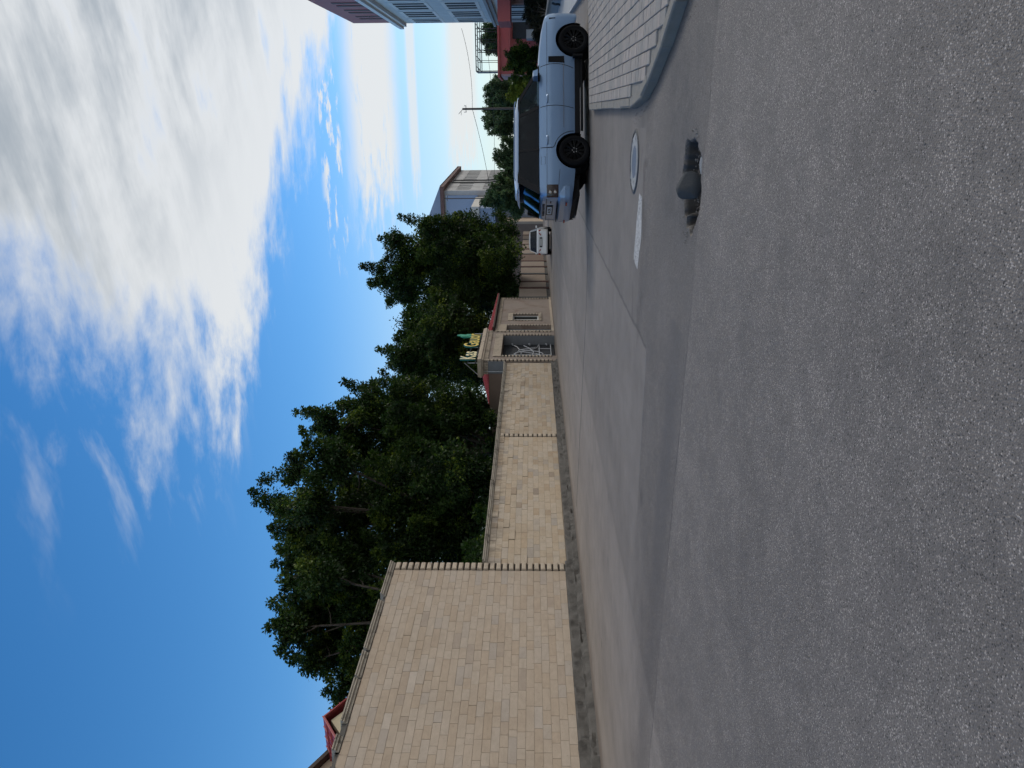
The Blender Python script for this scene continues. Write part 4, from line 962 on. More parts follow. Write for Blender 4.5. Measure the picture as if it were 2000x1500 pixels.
# ------------------------------------------------------------------ vehicles
def interp(tab, x):
    if x <= tab[0][0]: return tab[0][1]
    for (a, va), (b, vb_) in zip(tab[:-1], tab[1:]):
        if x <= b:
            f = (x - a) / (b - a); return va + (vb_ - va) * f
    return tab[-1][1]
def loft_body(name, par, mat, xs, Wt, Zt, Zb, Ft, zref, axles, arch_r, smooth=32):
    """closed lower body: sections along x, widths from plan, height and side-profile tables, wheel arches cut out"""
    def sec(x):
        w, zt, zb = interp(Wt, x), interp(Zt, x), interp(Zb, x)
        side = [(w * interp(Ft, zref[0] + (zref[1] - zref[0]) * f), zb + (zt - zb) * f) for f in np.linspace(0, 1, 12)]
        wt = side[-1][0]
        top = [(wt - .035, zt + .022), (wt - .12, zt + .034), (wt * .5, zt + .045), (0, zt + .05)]
        return [(0, zb), (side[0][0] - .08, zb)] + side + top
    m_ = MB(); ns = None
    for x in xs:
        s_ = sec(x); full = [(-y, z) for y, z in s_[::-1]][:-1] + [(y, z) for y, z in s_][:-1]
        full = [(y, z) for y, z in s_] + [(-y, z) for y, z in s_[-2:0:-1]]
        ns = len(full); m_.v += [(x, y, z) for y, z in full]
    for i in range(len(xs) - 1):
        for j in range(ns):
            m_.f.append((i * ns + j, i * ns + (j + 1) % ns, (i + 1) * ns + (j + 1) % ns, (i + 1) * ns + j)); m_.t.append(None)
    m_.f.append(tuple(range(ns))); m_.t.append(None); m_.f.append(tuple((len(xs) - 1) * ns + j for j in reversed(range(ns)))); m_.t.append(None)
    o = m_.build(name, mat, None)
    cuts = []
    for ax_, rr_, zc in axles:
        for sd_ in (-1, 1):
            c_ = MB(); n = 40; c_.prism([(ax_ + rr_ * math.cos(2 * math.pi * k / n), zc + rr_ * math.sin(2 * math.pi * k / n)) for k in range(n)], 1, sd_ * .52, sd_ * 1.3)
            q = c_.build('cut', None); md = o.modifiers.new('b', 'BOOLEAN'); md.operation = 'DIFFERENCE'; md.object = q; md.solver = 'EXACT'; cuts.append(q)
    dg = bpy.context.evaluated_depsgraph_get(); me = bpy.data.meshes.new_from_object(o.evaluated_get(dg)); old = o.data
    o.modifiers.clear(); o.data = me; me.name = name
    if not me.materials: me.materials.append(mat)
    for q in cuts: bpy.data.objects.remove(q)
    for p in me.polygons: p.use_smooth = True
    me.set_sharp_from_angle(angle=R(smooth)); o.parent = par
    return o
def wheel(par, x, y, r, w, rim_r, spokes=10, mat='blackrim'):
    sd_ = -1 if y < 0 else 1
    e = thing('w', '', '', (x, y, r)); e.name = 'wheel'; del e['label']; del e['category']; e.parent = par
    prof = [(rim_r, .5), (rim_r + .03, .56), (r - .045, .56), (r - .012, .47), (r, .32), (r, -.32), (r - .012, -.47), (r - .05, -.55), (rim_r, -.5)]
    m_ = MB(); n = 40
    for k in range(n):
        a = 2 * math.pi * k / n
        for q, f in prof: m_.v.append((q * math.cos(a), f * w * sd_, q * math.sin(a)))
    L = len(prof)
    for k in range(n):
        for j in range(L): m_.f.append((k * L + j, k * L + (j + 1) % L, ((k + 1) % n) * L + (j + 1) % L, ((k + 1) % n) * L + j)); m_.t.append(None)
    m_.build('tyre', MT['rubber'], e, smooth=35)
    m_ = MB(); yo = .40 * w * sd_
    for k in range(n):   # rim barrel and lip
        a = 2 * math.pi * k / n; b = 2 * math.pi * (k + 1) / n
        for r0_, y0_, r1_, y1_ in ((rim_r, .5 * w * sd_, rim_r - .022, .47 * w * sd_), (rim_r - .022, .47 * w * sd_, rim_r - .035, -.3 * w * sd_)):
            m_.quad((r0_ * math.cos(a), y0_, r0_ * math.sin(a)), (r0_ * math.cos(b), y0_, r0_ * math.sin(b)), (r1_ * math.cos(b), y1_, r1_ * math.sin(b)), (r1_ * math.cos(a), y1_, r1_ * math.sin(a)))
    m_.tube([(0, -.3 * w * sd_, 0), (0, -.28 * w * sd_, 0)], rim_r - .03, 24)
    m_.tube([(0, .1 * w * sd_, 0), (0, .43 * w * sd_, 0), (0, .45 * w * sd_, 0)], [.075, .07, .05], 14)
    for k in range(spokes):
        for off in (-.035, .035):
            a = 2 * math.pi * k / spokes; c0, s0 = math.cos(a), math.sin(a); c1, s1 = math.cos(a + off * 2.6), math.sin(a + off * 2.6)
            m_.bar((.05 * c0, yo, .05 * s0), ((rim_r - .02) * c1, .43 * w * sd_, (rim_r - .02) * s1), .014, 5)
    m_.build('rim', MT[mat], e, smooth=35, fix=True)
    m_ = MB()
    for k in range(5):
        a = 2 * math.pi * k / 5 + .3; m_.tube([(.055 * math.cos(a), .44 * w * sd_, .055 * math.sin(a)), (.055 * math.cos(a), .475 * w * sd_, .055 * math.sin(a))], .010, 6)
    m_.build('wheel_nuts', MT['chrome'], e)
    return e
def panel(par, name, mat, q, th=.012, smooth=0):
    """thin slab from four corner points"""
    q = [Vector(p) for p in q]; n = (q[1] - q[0]).cross(q[3] - q[0]).normalized() * th
    return MB().hexa([p - n * .5 for p in q], [p + n * .5 for p in q]).build(name, MT[mat], par)
def greenhouse(par, bx0, bx1, bw_, tx0, tx1, tw, zb, zt, posts, glass, clear, pil='blackgloss', fr=.05, bow=.10, rear='glasssky'):
    """cabin: side planes with posts and panes, windscreen and rear screen. posts: (x at base, x at top, half width)"""
    for sd_ in (-1, 1):
        def P(x_b, x_t, f, out=0.0):
            return Vector((x_b + (x_t - x_b) * f, sd_ * (bw_ + (tw - bw_) * f + out), zb + (zt - zb) * f))
        fs = fr / (zt - zb)
        pl = [(bx0, tx0, .09)] + list(posts) + [(bx1, tx1, .07)]
        for i, (xb, xt, hw) in enumerate(pl):
            a = .0 if i == 0 else -hw; b = .0 if i == len(pl) - 1 else hw
            if i == 0: b = hw * 2
            if i == len(pl) - 1: a = -hw * 2
            panel(par, 'pillar', pil, [P(xb + a, xt + a, 0), P(xb + b, xt + b, 0), P(xb + b, xt + b, 1), P(xb + a, xt + a, 1)], .03)
        for i in range(len(pl) - 1):
            (b0, t0, h0), (b1, t1, h1) = pl[i], pl[i + 1]
            b0, t0 = b0 + (h0 * 2 if i == 0 else h0), t0 + (h0 * 2 if i == 0 else h0); b1, t1 = b1 - (h1 * 2 if i + 1 == len(pl) - 1 else h1), t1 - (h1 * 2 if i + 1 == len(pl) - 1 else h1)
            panel(par, 'side_window', clear if i == len(pl) - 2 else glass, [P(b0, t0, .02, .004), P(b1, t1, .02, .004), P(b1, t1, 1 - fs, .004), P(b0, t0, 1 - fs, .004)], .006)
            panel(par, 'window_header', pil, [P(b0, t0, 1 - fs), P(b1, t1, 1 - fs), P(b1, t1, 1.0), P(b0, t0, 1.0)], .028)
    for nm, xb, xt, s_, gl in (('windscreen', bx1, tx1, 1, clear), ('rear_screen', bx0, tx0, -1, rear)):
        m_ = MB(); N = 8
        for k in range(N + 1):
            f = -1 + 2 * k / N; cb = bow * (1 - f * f) * s_
            m_.v += [(xb + cb, f * (bw_ - .03), zb), (xt + cb * .7, f * (tw - .03), zt)]
        for k in range(N): m_.f.append((2 * k, 2 * k + 2, 2 * k + 3, 2 * k + 1)); m_.t.append(None)
        m_.build(nm, MT[gl], par, smooth=60, fix=False)
def roof_skin(par, mat, x0, x1, w, z, crown, th=.06, name='roof'):
    m_ = MB(); N, K = 14, 10
    for i in range(N + 1):
        fx = i / N; x = x0 + (x1 - x0) * fx; e = 1 - (2 * fx - 1) ** 6
        for j in range(K + 1):
            fy = -1 + 2 * j / K; ww = w * (1 - .10 * (abs(2 * fx - 1) ** 5))
            m_.v.append((x, fy * ww, z + th * (1 - abs(fy) ** 7) * (.35 + .65 * e) + crown * (1 - fy * fy) * e))
    for i in range(N):
        for j in range(K): a = i * (K + 1) + j; m_.f.append((a, a + 1, a + K + 2, a + K + 1)); m_.t.append(None)
    n = K + 1; b = len(m_.v)
    ring_ = [j for j in range(n)] + [i * n + K for i in range(1, N + 1)] + [N * n + j for j in range(K - 1, -1, -1)] + [i * n for i in range(N - 1, 0, -1)]
    m_.v += [(m_.v[q][0], m_.v[q][1], z - .02) for q in ring_]
    for k in range(len(ring_)): m_.f.append((ring_[k], ring_[(k + 1) % len(ring_)], b + (k + 1) % len(ring_), b + k)); m_.t.append(None)
    m_.f.append(tuple(b + k for k in range(len(ring_)))); m_.t.append(None)
    return m_.build(name, MT[mat], par, smooth=40)

# ---- silver SUV turning in front of the pavement
hub = cw(5.684 + .02, 18.2)                       # near rear wheel
ang = R(6.3); fdir2 = (rt * math.cos(ang) + Vector((-math.sin(YAW), math.cos(YAW), 0)) * math.sin(ang)).normalized(); ldir2 = Vector((-fdir2.y, fdir2.x, 0))
org = hub + fdir2 * 1.44 + ldir2 * .86
suv = thing('silver_suv', 'boxy silver blue SUV with black pillars turned across the road', 'car', (org.x, org.y, 0), math.atan2(fdir2.y, fdir2.x))
Wt = [(-2.60, .80), (-2.57, .86), (-2.50, .905), (-2.38, .935), (-2.15, .955), (-1.8, .962), (1.2, .962), (1.7, .945), (1.95, .91), (2.12, .86), (2.24, .78), (2.31, .66), (2.34, .5)]
Zt = [(-2.60, 1.14), (-2.56, 1.20), (-2.45, 1.235), (.72, 1.245), (1.2, 1.225), (1.7, 1.175), (2.05, 1.11), (2.2, 1.06), (2.30, .99), (2.34, .93)]
Zb = [(-2.60, .44), (-2.3, .40), (-1.95, .37), (1.9, .37), (2.1, .30), (2.34, .34)]
Ft = [(.37, .955), (.45, .972), (.55, .985), (.63, .993), (.66, 1.0), (.85, 1.01), (1.03, 1.008), (1.07, 1.0), (1.16, .985), (1.24, .955)]
xs = sorted(set([-2.60, -2.585, -2.56, -2.53, -2.48, -2.42] + list(np.linspace(-2.35, 1.9, 44)) + [1.98, 2.05, 2.12, 2.18, 2.24, 2.28, 2.31, 2.335]))
body = loft_body('body', suv, MT['silver'], xs, Wt, Zt, Zb, Ft, (.37, 1.24), [(-1.44, .455, .385), (1.44, .455, .385)], .45)
for ax_ in (-1.44, 1.44):
    for sd_ in (-1, 1):
        m_ = MB(); n = 24; yi, yo_ = sd_ * .515, sd_ * .925
        A_ = np.linspace(math.pi * -.12, math.pi * 1.12, n)
        for a0, a1 in zip(A_[:-1], A_[1:]):
            r_ = .448; m_.quad((ax_ + r_ * math.cos(a0), yi, .385 + r_ * math.sin(a0)), (ax_ + r_ * math.cos(a1), yi, .385 + r_ * math.sin(a1)), (ax_ + r_ * math.cos(a1), yo_, .385 + r_ * math.sin(a1)), (ax_ + r_ * math.cos(a0), yo_, .385 + r_ * math.sin(a0)))
        m_.quad(*[(ax_ + .448 * math.cos(a), sd_ * .522, .385 + .448 * math.sin(a)) for a in np.linspace(0, 2 * math.pi, 24)[:-1]])
        m_.build('wheel_well', MT['blacktrim'], suv, fix=False)
        wheel(suv, ax_, sd_ * .845, .385, .255, .27, 12)
def side(x, z, sd_, out):   # point on the body side
    w, zt, zb = interp(Wt, x), interp(Zt, x), interp(Zb, x); f = (z - zb) / (zt - zb)
    return Vector((x, sd_ * (w * interp(Ft, .37 + .87 * max(0, min(1, f))) + out), z))
def strip(par, name, mat, pts, sd_, wd=.012, out=.003):
    m_ = MB(); P = []
    for i, (x, z) in enumerate(pts):
        a, b = pts[max(i - 1, 0)], pts[min(i + 1, len(pts) - 1)]; d = Vector((b[0] - a[0], b[1] - a[1])).normalized(); n_ = Vector((-d.y, d.x)) * wd / 2
        P.append((side(x + n_.x, z + n_.y, sd_, out), side(x - n_.x, z - n_.y, sd_, out)))
    for (a, b), (c_, d) in zip(P[:-1], P[1:]): m_.quad(a, b, d, c_)
    return m_.build(name, MT[mat], par)
def door(par, name, fpts, rpts, sd_):
    """a door skin: grid between a front and a rear edge curve, 5 mm proud of the body"""
    m_ = MB(); NZ, NX = len(fpts), 10
    for (xf_, z), (xr_, _) in zip(fpts, rpts):
        for k in range(NX + 1): m_.v.append(tuple(side(xr_ + (xf_ - xr_) * k / NX, z, sd_, .005)))
    for i in range(NZ - 1):
        for k in range(NX): a = i * (NX + 1) + k; m_.f.append((a, a + 1, a + NX + 2, a + NX + 1)); m_.t.append(None)
    return m_.build(name, MT['silver'], par, smooth=30)
zsq = [.40, .47, .55, .62, .645, .66, .75, .85, .95, 1.03, 1.06, 1.10, 1.17, 1.215]
def dfront(z): return .79 - .10 * abs((z - .85) / .45) ** 2.0
def dmid(z): return -.29 - .06 * abs((z - .85) / .45) ** 2.0
def drear(z):
    dz_ = z - .385; return max(-1.37, -1.44 + math.sqrt(max(.0, .50 ** 2 - dz_ ** 2))) if z < .885 else -1.37
for sd_ in (-1, 1):
    g_ = .008
    fd = door(suv, 'front_door', [(dfront(z) - g_, z) for z in zsq], [(dmid(z) + g_, z) for z in zsq], sd_)
    rd_ = door(suv, 'rear_door', [(dmid(z) - g_, z) for z in zsq], [(drear(z) + g_, z) for z in zsq], sd_)
    for e_ in (dfront, dmid, drear): strip(suv, 'door_gap', 'ink', [(e_(z), z) for z in np.linspace(.40, 1.22, 20)], sd_, .017, .0062)
    for d_, xh in ((fd, -.12), (rd_, -1.18)):
        m_ = MB().tube([side(xh - .11, 1.045, sd_, .008), side(xh - .09, 1.045, sd_, .035), side(xh + .09, 1.045, sd_, .035), side(xh + .11, 1.045, sd_, .008)], [.018, .02, .02, .016], 6); m_.build('handle', MT['silver'], d_, smooth=50)
    strip(suv, 'shoulder_crease', 'ink', [(x, 1.058) for x in np.linspace(-2.3, 1.95, 30)], sd_, .008, .0068)
    strip(suv, 'lower_crease', 'chrome', [(x, .642) for x in np.linspace(-.86, .92, 12)], sd_, .010, .0075)
    m_ = MB(); q = [side(.82, .62, sd_, .016), side(.99, .63, sd_, .016), side(.98, 1.02, sd_, .016), side(.83, 1.02, sd_, .016)]; m_.hexa([p - Vector((0, sd_ * .02, 0)) for p in q], q); m_.build('fender_vent', MT['blacktrim'], suv)
    # sill and side rail
    m_ = MB(); m_.prism([(-.98, .37), (-.98, .24), (.98, .24), (.98, .37)], 1, sd_ * .86, sd_ * .925) ; m_.build('sill', MT['blacktrim'], suv)
    m_ = MB().tube([(-.92, sd_ * .90, .20), (-.85, sd_ * .955, .20), (.85, sd_ * .955, .20), (.92, sd_ * .90, .20)], .032, 8); m_.build('side_step', MT['blacktrim'], suv, smooth=40)
    MB().box(.95, 1.0, sd_ * .93 - .12, sd_ * .93 + .0, .17, .42).build('mud_flap', MT['blacktrim'], suv)
    # mirror
    mo = MB().hexa([(.34, sd_ * .95, 1.275), (.56, sd_ * .95, 1.275), (.54, sd_ * 1.17, 1.285), (.37, sd_ * 1.17, 1.285)], [(.34, sd_ * .97, 1.40), (.52, sd_ * .97, 1.41), (.51, sd_ * 1.15, 1.395), (.37, sd_ * 1.15, 1.395)]).build('mirror', MT['silver'], suv)
    MB().box(.36, .54, min(sd_ * .90, sd_ * 1.0), max(sd_ * .90, sd_ * 1.0), 1.235, 1.285).build('mirror_arm', MT['blacktrim'], mo)
    # tail lamp wraps the rear corner
    lp = MB(); zl = np.linspace(.78, 1.065, 5); xl = [-2.30, -2.40, -2.48, -2.53, -2.56, -2.585]
    for z in zl:
        for x in xl: lp.v.append(tuple(side(x, z, sd_, .008) + Vector((-.006, 0, 0))))
    for i in range(4):
        for k in range(5): a = i * 6 + k; lp.f.append((a, a + 1, a + 7, a + 6)); lp.t.append(None)
    lo_ = lp.build('tail_lamp', MT['smoke'], suv, smooth=50)
    for z in (.86, .98):
        c_ = side(-2.47, z, sd_, .004); m_ = MB().tube([c_ + Vector((.02, -sd_ * .02, 0)), c_ + Vector((-.02, sd_ * .018, 0))], [.042, .036], 14); m_.build('lamp_ring', MT['chrome'], lo_, smooth=40)
        m_ = MB().tube([c_ + Vector((-.018, sd_ * .016, 0)), c_ + Vector((-.026, sd_ * .022, 0))], [.028, .022], 12); m_.build('lamp_lens', MT['plate'], lo_, smooth=40)
    strip(suv, 'fuel_flap', 'ink', [(-1.60, 1.10), (-1.60, 1.20), (-1.79, 1.20), (-1.79, 1.10), (-1.60, 1.10)], sd_, .008, .003) if sd_ < 0 else None
    strip(suv, 'bumper_gap', 'ink', [(-1.93, .74), (-2.1, .76), (-2.3, .77)], sd_, .010, .003)
greenhouse(suv, -2.53, .80, .900, -2.16, -.03, .715, 1.245, 1.775, [(-1.39, -1.36, .03), (-.30, -.47, .045)], 'glass', 'glassclear')
roof_skin(suv, 'silver', -2.28, .07, .745, 1.775, .035, .075)
m_ = MB()
for sd_ in (-1, 1): m_.tube([(-2.1, sd_ * .69, 1.835), (-2.0, sd_ * .69, 1.862), (-.15, sd_ * .69, 1.862), (-.05, sd_ * .69, 1.84)], .014, 6)
m_.build('roof_rail', MT['silver'], suv, smooth=40)
MB().hexa([(-2.36, -.60, 1.735), (-2.22, -.62, 1.752), (-2.22, .62, 1.752), (-2.36, .60, 1.735)], [(-2.36, -.60, 1.752), (-2.22, -.62, 1.80), (-2.22, .62, 1.80), (-2.36, .60, 1.752)]).build('roof_spoiler', MT['silver'], suv)
for y in (-.42, .42):
    MB().box(-.42, -.30, y - .15, y + .15, 1.28, 1.58).build('headrest', MT['seatm'], suv); MB().box(-1.42, -1.32, y - .14, y + .14, 1.28, 1.48).build('headrest', MT['seatm'], suv)
MB().tube([(.35 + .02 * math.sin(a), .40 + .17 * math.cos(a), 1.33 + .17 * math.sin(a)) for a in np.linspace(0, 2 * math.pi, 20)], .014, 6).build('steering_wheel', MT['seatm'], suv)
# tailgate details: x at the rear face
def rearx(y): return -2.605
def rtext(name, body_, size, y, z, x=-2.612, mat='ink', par=suv, sx=1.0): return text(name, body_, MT[mat], par, size, (x, y, z), (R(90), 0, R(-90)), .002, .002, align='CENTER', sx=sx)
MB().box(-2.618, -2.55, -.76, .76, 1.062, 1.074).build('tailgate_gap', MT['ink'], suv)
to = [(-2.55, .80), (-2.59, .76), (-2.607, .62), (-2.612, .0)]; to = to + [(x, -y) for x, y in to[-2::-1]]
tg = MB()
for z0_, z1_, i0_, i1_ in ((.80, 1.10, .0, .0), (1.10, 1.17, .0, .008), (1.17, 1.225, .008, .05)):
    n_ = len(to); b_ = len(tg.v); tg.v += [(x + i0_, y, z0_) for x, y in to] + [(x + i1_, y, z1_) for x, y in to]
    for k_ in range(n_ - 1): tg.f.append((b_ + k_, b_ + k_ + 1, b_ + n_ + k_ + 1, b_ + n_ + k_)); tg.t.append(None)
tg.quad(*[(x + .05, y, 1.225) for x, y in to]); tg.build('tailgate', MT['silver'], suv, smooth=40)
rtext('lettering', 'RANGE ROVER', .085, 0, 1.105, -2.614, sx=1.55)
MB().box(-2.622, -2.60, -.34, .34, .90, 1.058).build('plate_recess', MT['blacktrim'], suv)
po = MB().box(-2.630, -2.622, -.26, .26, .925, 1.04).build('number_plate', MT['plate'], suv)
rtext('plate_characters', '241 ZVL', .10, 0, .95, -2.632, par=po)
MB().box(-2.616, -2.60, -.62, -.50, .945, .975).build('badge', MT['ink'], suv)
bo = [(-2.34, .935), (-2.45, .925), (-2.56, .90), (-2.63, .855), (-2.67, .76), (-2.695, .5), (-2.70, .0)]; bo = bo + [(x, -y) for x, y in bo[-2::-1]]
bp = MB()
for z0_, z1_, i0_, i1_ in ((.44, .50, .025, .005), (.50, .62, .005, .0), (.62, .74, .0, .006), (.74, .79, .006, .03)):
    n_ = len(bo); b_ = len(bp.v)
    bp.v += [(x + i0_, y * (1 - i0_), z0_) for x, y in bo] + [(x + i1_, y * (1 - i1_), z1_) for x, y in bo]
    for k_ in range(n_ - 1): bp.f.append((b_ + k_, b_ + k_ + 1, b_ + n_ + k_ + 1, b_ + n_ + k_)); bp.t.append(None)
bp.quad(*[(x + .03, y * .97, .79) for x, y in bo]); bp.build('rear_bumper', MT['silver'], suv, smooth=40)
MB().box(-2.712, -2.60, -.62, .62, .795, .812).build('bumper_step', MT['blacktrim'], suv)
MB().box(-2.706, -2.69, -.74, -.56, .56, .60).build('reflector', MT['tail'], suv); MB().box(-2.706, -2.69, .56, .74, .56, .60).build('reflector', MT['tail'], suv)
MB().prism([(-2.63, .46), (-2.1, .44), (-2.1, .27), (-2.50, .25), (-2.61, .33)], 1, -.74, .74).build('rear_valance', MT['blacktrim'], suv)
MB().tube([(-2.66, .52, .33), (-2.4, .52, .34)], .045, 10).build('exhaust', MT['chrome'], suv)
MB().box(-1.9, 2.0, -.52, .52, .22, .40).build('underbody', MT['blacktrim'], suv)
# front end
MB().box(2.28, 2.352, -.42, .42, .62, .90).build('grille', MT['blacktrim'], suv)
for sd_ in (-1, 1): MB().hexa([(2.02, sd_ * .885, .84), (2.30, sd_ * .55, .84), (2.32, sd_ * .52, 1.0), (2.02, sd_ * .885, 1.0)], [(2.05, sd_ * .905, .84), (2.33, sd_ * .56, .84), (2.33, sd_ * .54, 1.0), (2.05, sd_ * .90, 1.0)]).build('headlamp', MT['glass'], suv)

# ---- simpler saloon and dark people carrier further along
def small_car(name, label, loc, rz, mat, L, Wd, belt, Ht, deck, bx, txx, rack=False, hatch=False):
    c_ = thing(name, label, 'car', loc, rz); h = Wd / 2; a, b = -L / 2, L / 2
    Wt_ = [(a, h * .80), (a + .06, h * .90), (a + .25, h * .97), (a + .6, h), (b - .9, h), (b - .4, h * .94), (b - .1, h * .80), (b, h * .6)]
    Zt_ = deck; Zb_ = [(a, .34), (a + .5, .26), (b - .5, .24), (b, .3)]
    Ft_ = [(0, .94), (.3, .985), (.5, 1.0), (.75, .985), (1.0, .93)]
    xs_ = list(np.linspace(a, a + .3, 6)) + list(np.linspace(a + .4, b - .4, 24)) + list(np.linspace(b - .3, b, 5))
    wb = (a + .85, b - .85)
    loft_body('body', c_, MT[mat], xs_, Wt_, Zt_, Zb_, Ft_, (0, 1), [(wb[0], .34, .30), (wb[1], .34, .30)], .34)
    for x_ in wb:
        for sd_ in (-1, 1): wheel(c_, x_, sd_ * (h - .11), .30, .19, .2, 8, 'blackrim' if mat != 'whitecar' else 'blackrim')
        MB().box(x_ - .36, x_ + .36, -h + .24, h - .24, .2, .62).build('wheel_well', MT['blacktrim'], c_)
    greenhouse(c_, bx[0], bx[1], h * .90, txx[0], txx[1], h * .72, belt, Ht - .07, [((bx[0] + bx[1]) / 2 - .1, (txx[0] + txx[1]) / 2, .04)], 'glass', 'glassclear', pil=mat, fr=.06, rear='glass')
    roof_skin(c_, mat, txx[0] - .08, txx[1] + .08, h * .75, Ht - .07, .03, .05)
    rz0 = interp(deck, a + .05)
    for sd_ in (-1, 1):
        lp_ = MB(); lp_.hexa([(a - .006, sd_ * h * .48, rz0 - .20), (a + .12, sd_ * h * .935, rz0 - .20), (a + .10, sd_ * h * .92, rz0 - .03), (a - .006, sd_ * h * .66, rz0 - .06)], [(a - .03, sd_ * h * .48, rz0 - .20), (a + .07, sd_ * h * .96, rz0 - .20), (a + .05, sd_ * h * .94, rz0 - .03), (a - .03, sd_ * h * .66, rz0 - .06)])
        lp_.build('tail_lamp', MT['tail'], c_)
        MB().hexa([(bx[1] - .28, sd_ * h * .93, belt + .0), (bx[1] - .1, sd_ * h * .93, belt), (bx[1] - .1, sd_ * (h + .13), belt + .02), (bx[1] - .25, sd_ * (h + .13), belt + .02)], [(bx[1] - .28, sd_ * h * .95, belt + .12), (bx[1] - .12, sd_ * h * .95, belt + .12), (bx[1] - .12, sd_ * (h + .12), belt + .12), (bx[1] - .25, sd_ * (h + .12), belt + .12)]).build('mirror', MT[mat], c_)
        for xq in (bx[0] + .55, (bx[0] + bx[1]) / 2 - .1): MB().box(xq, xq + .012, min(sd_ * h * .99, sd_ * (h + .004)), max(sd_ * h * .99, sd_ * (h + .004)), .36, belt - .05).build('door_gap', MT['ink'], c_)
    MB().box(a - .02, a + .01, -.34, .34, rz0 - .30, rz0 - .12).build('plate_recess', MT['blacktrim'], c_)
    MB().box(a - .028, a - .02, -.25, .25, rz0 - .26, rz0 - .16).build('number_plate', MT['plate'], c_)
    MB().prism([(a - .06, .58), (a + .1, .60), (a + .1, .30), (a - .03, .30), (a - .07, .40)], 1, -h * .84, h * .84).build('rear_bumper', MT[mat], c_)
    MB().box(a + .02, b - .3, -h * .55, h * .55, .14, .30).build('underbody', MT['blacktrim'], c_)
    if rack:
        m_ = MB()
        for sd_ in (-1, 1): m_.bar((txx[0] + .1, sd_ * h * .6, Ht + .07), (txx[1] - .1, sd_ * h * .6, Ht + .07), .03)
        for k in range(5): x_ = txx[0] + .15 + k * (txx[1] - txx[0] - .3) / 4; m_.bar((x_, -h * .6, Ht + .07), (x_, h * .6, Ht + .07), .022); m_.bar((x_, -h * .6, Ht - .05), (x_, -h * .6, Ht + .07), .02); m_.bar((x_, h * .6, Ht - .05), (x_, h * .6, Ht + .07), .02)
        m_.build('roof_rack', MT['iron'], c_)
    return c_
small_car('white_saloon', 'white saloon car parked by the gatehouse, seen from behind', (-8.72, 54.0, 0), R(90 + 6), 'whitecar', 4.4, 1.82, 1.0, 1.58,
          [(-2.2, .93), (-2.1, .99), (-1.5, 1.01), (.75, .98), (1.3, .91), (1.9, .79), (2.2, .65)], (-1.55, .85), (-.98, .15))
small_car('dark_people_carrier', 'black car with a pale roof rack parked ahead of the white saloon', (-7.25, 63.2, 0), R(90 + 1), 'darkcar', 4.5, 1.78, 1.05, 1.80,
          [(-2.25, .98), (-2.2, 1.05), (.8, 1.05), (1.4, 1.0), (2.0, .85), (2.25, .68)], (-2.15, 1.0), (-1.95, .25), rack=True)

# ------------------------------------------------------------------ small things on the road
mh = thing('manhole_cover', 'round manhole cover with worn white paint and blue grey centre', 'manhole cover', (-.66, 10.80, 0))
def disc(m_, r0_, r1_, z0, z1, n=40, wob=0.0):
    for k in range(n):
        a, b = 2 * math.pi * k / n, 2 * math.pi * (k + 1) / n; wa, wb_ = 1 + wob * math.sin(a * 5) * .5 + wob * math.sin(a * 11), 1 + wob * math.sin(b * 5) * .5 + wob * math.sin(b * 11)
        m_.quad((r0_ * math.cos(a), r0_ * math.sin(a), z0), (r0_ * math.cos(b), r0_ * math.sin(b), z0), (r1_ * wb_ * math.cos(b), r1_ * wb_ * math.sin(b), z1), (r1_ * wa * math.cos(a), r1_ * wa * math.sin(a), z1))
    return m_
m_ = MB(); disc(m_, .44, .415, .001, .016); disc(m_, .415, .39, .016, .016); disc(m_, .39, .385, .016, .004); m_.build('rim_ring', MT['darkiron'], mh)
m_ = MB(); disc(m_, .383, .36, .004, .011); disc(m_, .36, .22, .011, .010); m_.build('lid', MT['lidwhite'], mh)
m_ = MB(); disc(m_, .22, .0, .010, .009); m_.build('lid_centre', MT['lidblue'], mh)
m_ = MB()
for k in range(-4, 5):
    if k: m_.box(-.30, .30, k * .075 - .008, k * .075 + .008, .009, .014) if abs(k) > 2 else None
m_.build('lid_ribs', MT['lidwhite'], mh)
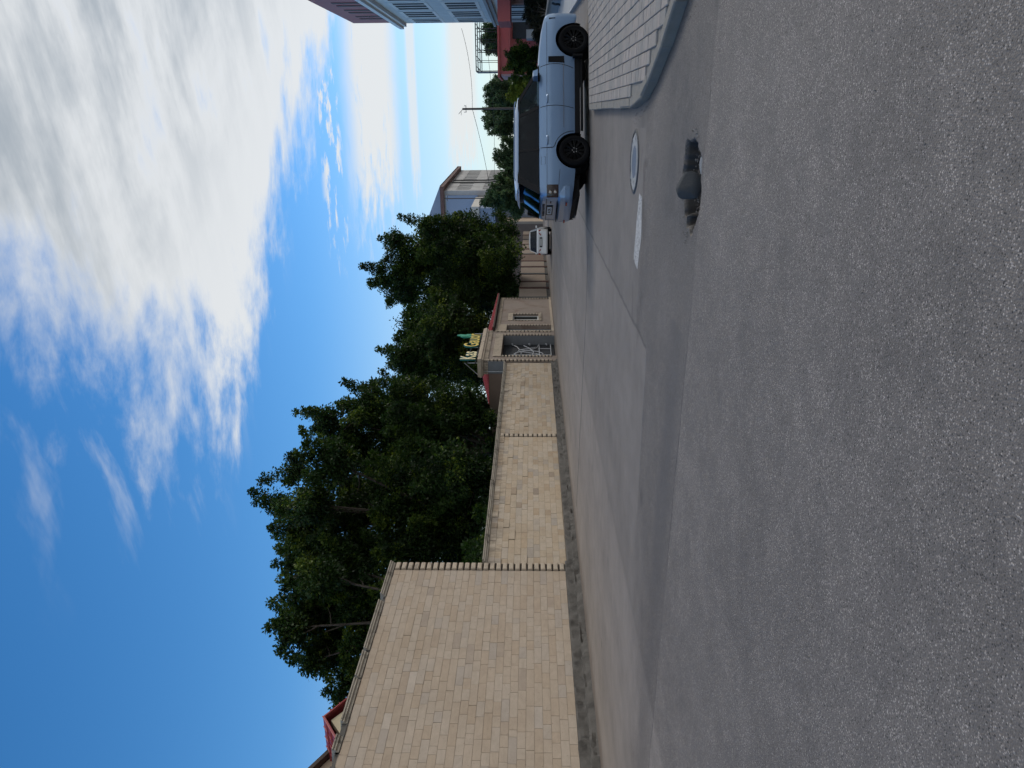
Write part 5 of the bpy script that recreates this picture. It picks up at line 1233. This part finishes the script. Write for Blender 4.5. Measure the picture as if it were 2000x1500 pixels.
def rock(name, label, loc, size, mat, seed, rz=0.0, tilt=0.0, pts=None):
    rs = np.random.RandomState(seed); b = bmesh.new(); bmesh.ops.create_icosphere(b, subdivisions=4, radius=1.0)
    for v in b.verts:
        p = v.co.copy(); f = 1.0
        for k in range(9):
            d = Vector(rs.normal(size=3)).normalized() if v.index == 0 else None
        v.co = p
    dirs = [Vector(rs.normal(size=3)).normalized() for _ in range(11)]; lim_ = [rs.uniform(.72, .95) for _ in dirs]
    for v in b.verts:
        for d, l in zip(dirs, lim_):
            e = v.co.dot(d) - l
            if e > 0: v.co -= d * e * .88
        n_ = (vnoise(v.co.x + 3, v.co.y + v.co.z * 1.7, 3.1, seed) - .5) * .07 + (vnoise(v.co.x - v.co.z, v.co.y + 5, 9.0, seed) - .5) * .03
        v.co *= 1 + n_
        v.co = Vector((v.co.x * size[0], v.co.y * size[1], v.co.z * size[2]))
        if pts: v.co.x *= 1 - pts * (v.co.x / size[0]) * .0 ; v.co.y *= 1 - pts * (v.co.x / size[0])
    me = bpy.data.meshes.new(name); b.to_mesh(me); b.free()
    for p in me.polygons: p.use_smooth = True
    me.set_sharp_from_angle(angle=R(35))
    o = link(name, me, MT[mat]); o.location = loc; o.rotation_euler = (tilt, 0, rz); tag(o, label, 'stone'); return o
rock('dark_stone', 'smooth dark grey stone wedged upright in the pothole', (-.645, 6.93, .01), (.14, .06, .125), 'rock', 4, 0.25, R(-12), .25)
rock('pale_slab', 'flat pale grey slab lying in the pothole', (-.41, 6.72, -.07), (.15, .085, .05), 'paleslab', 9, .35, R(14))
gv = MB(); rg = random.Random(5)
spots = []
for k in range(170):
    a = rg.uniform(0, 6.283); r_ = rg.uniform(.15, .62); x, y = -.66 + r_ * math.cos(a) * .85, 6.92 + r_ * math.sin(a) * .62; spots.append((x, y, rg.uniform(.004, .014)))
for k in range(150):
    f = rg.random(); y = 7.2 + f * 4.0; x = (.05 if y > 10.6 else .05 + (10.6 - y) * .30) - rg.uniform(.03, .22); spots.append((x, y, rg.uniform(.003, .010)))
for k in range(160): spots.append((rg.uniform(-6, 1.2), rg.uniform(2.2, 12), rg.uniform(.003, .007)))
for x, y, r_ in spots:
    d = hdist(x, y); z = -.09 if d < -.05 else 0.0
    if -.05 <= d < .06: continue
    b0 = len(gv.v); q = [(1, 0, 0), (-.9, .1, 0), (0, 1, .1), (.1, -1, 0), (0, .1, .8), (0, 0, -.8)]; a = rg.uniform(0, 6.28); ca, sa = math.cos(a), math.sin(a)
    for u, w, h_ in q:
        u, w = u * rg.uniform(.7, 1.3), w * rg.uniform(.6, 1.1); gv.v.append((x + r_ * (u * ca - w * sa), y + r_ * (u * sa + w * ca), z + r_ * (.55 + h_ * rg.uniform(.7, 1.0))))
    for f in ((0, 2, 4), (2, 1, 4), (1, 3, 4), (3, 0, 4), (2, 0, 5), (1, 2, 5), (3, 1, 5), (0, 3, 5)): gv.f.append(tuple(b0 + k for k in f)); gv.t.append(None)
go = gv.build('gravel', MT['gravel']); go['kind'] = 'stuff'; go['label'] = 'loose grit scattered round the pothole and along the kerb'; go['category'] = 'gravel'
bpy.context.view_layer.update()
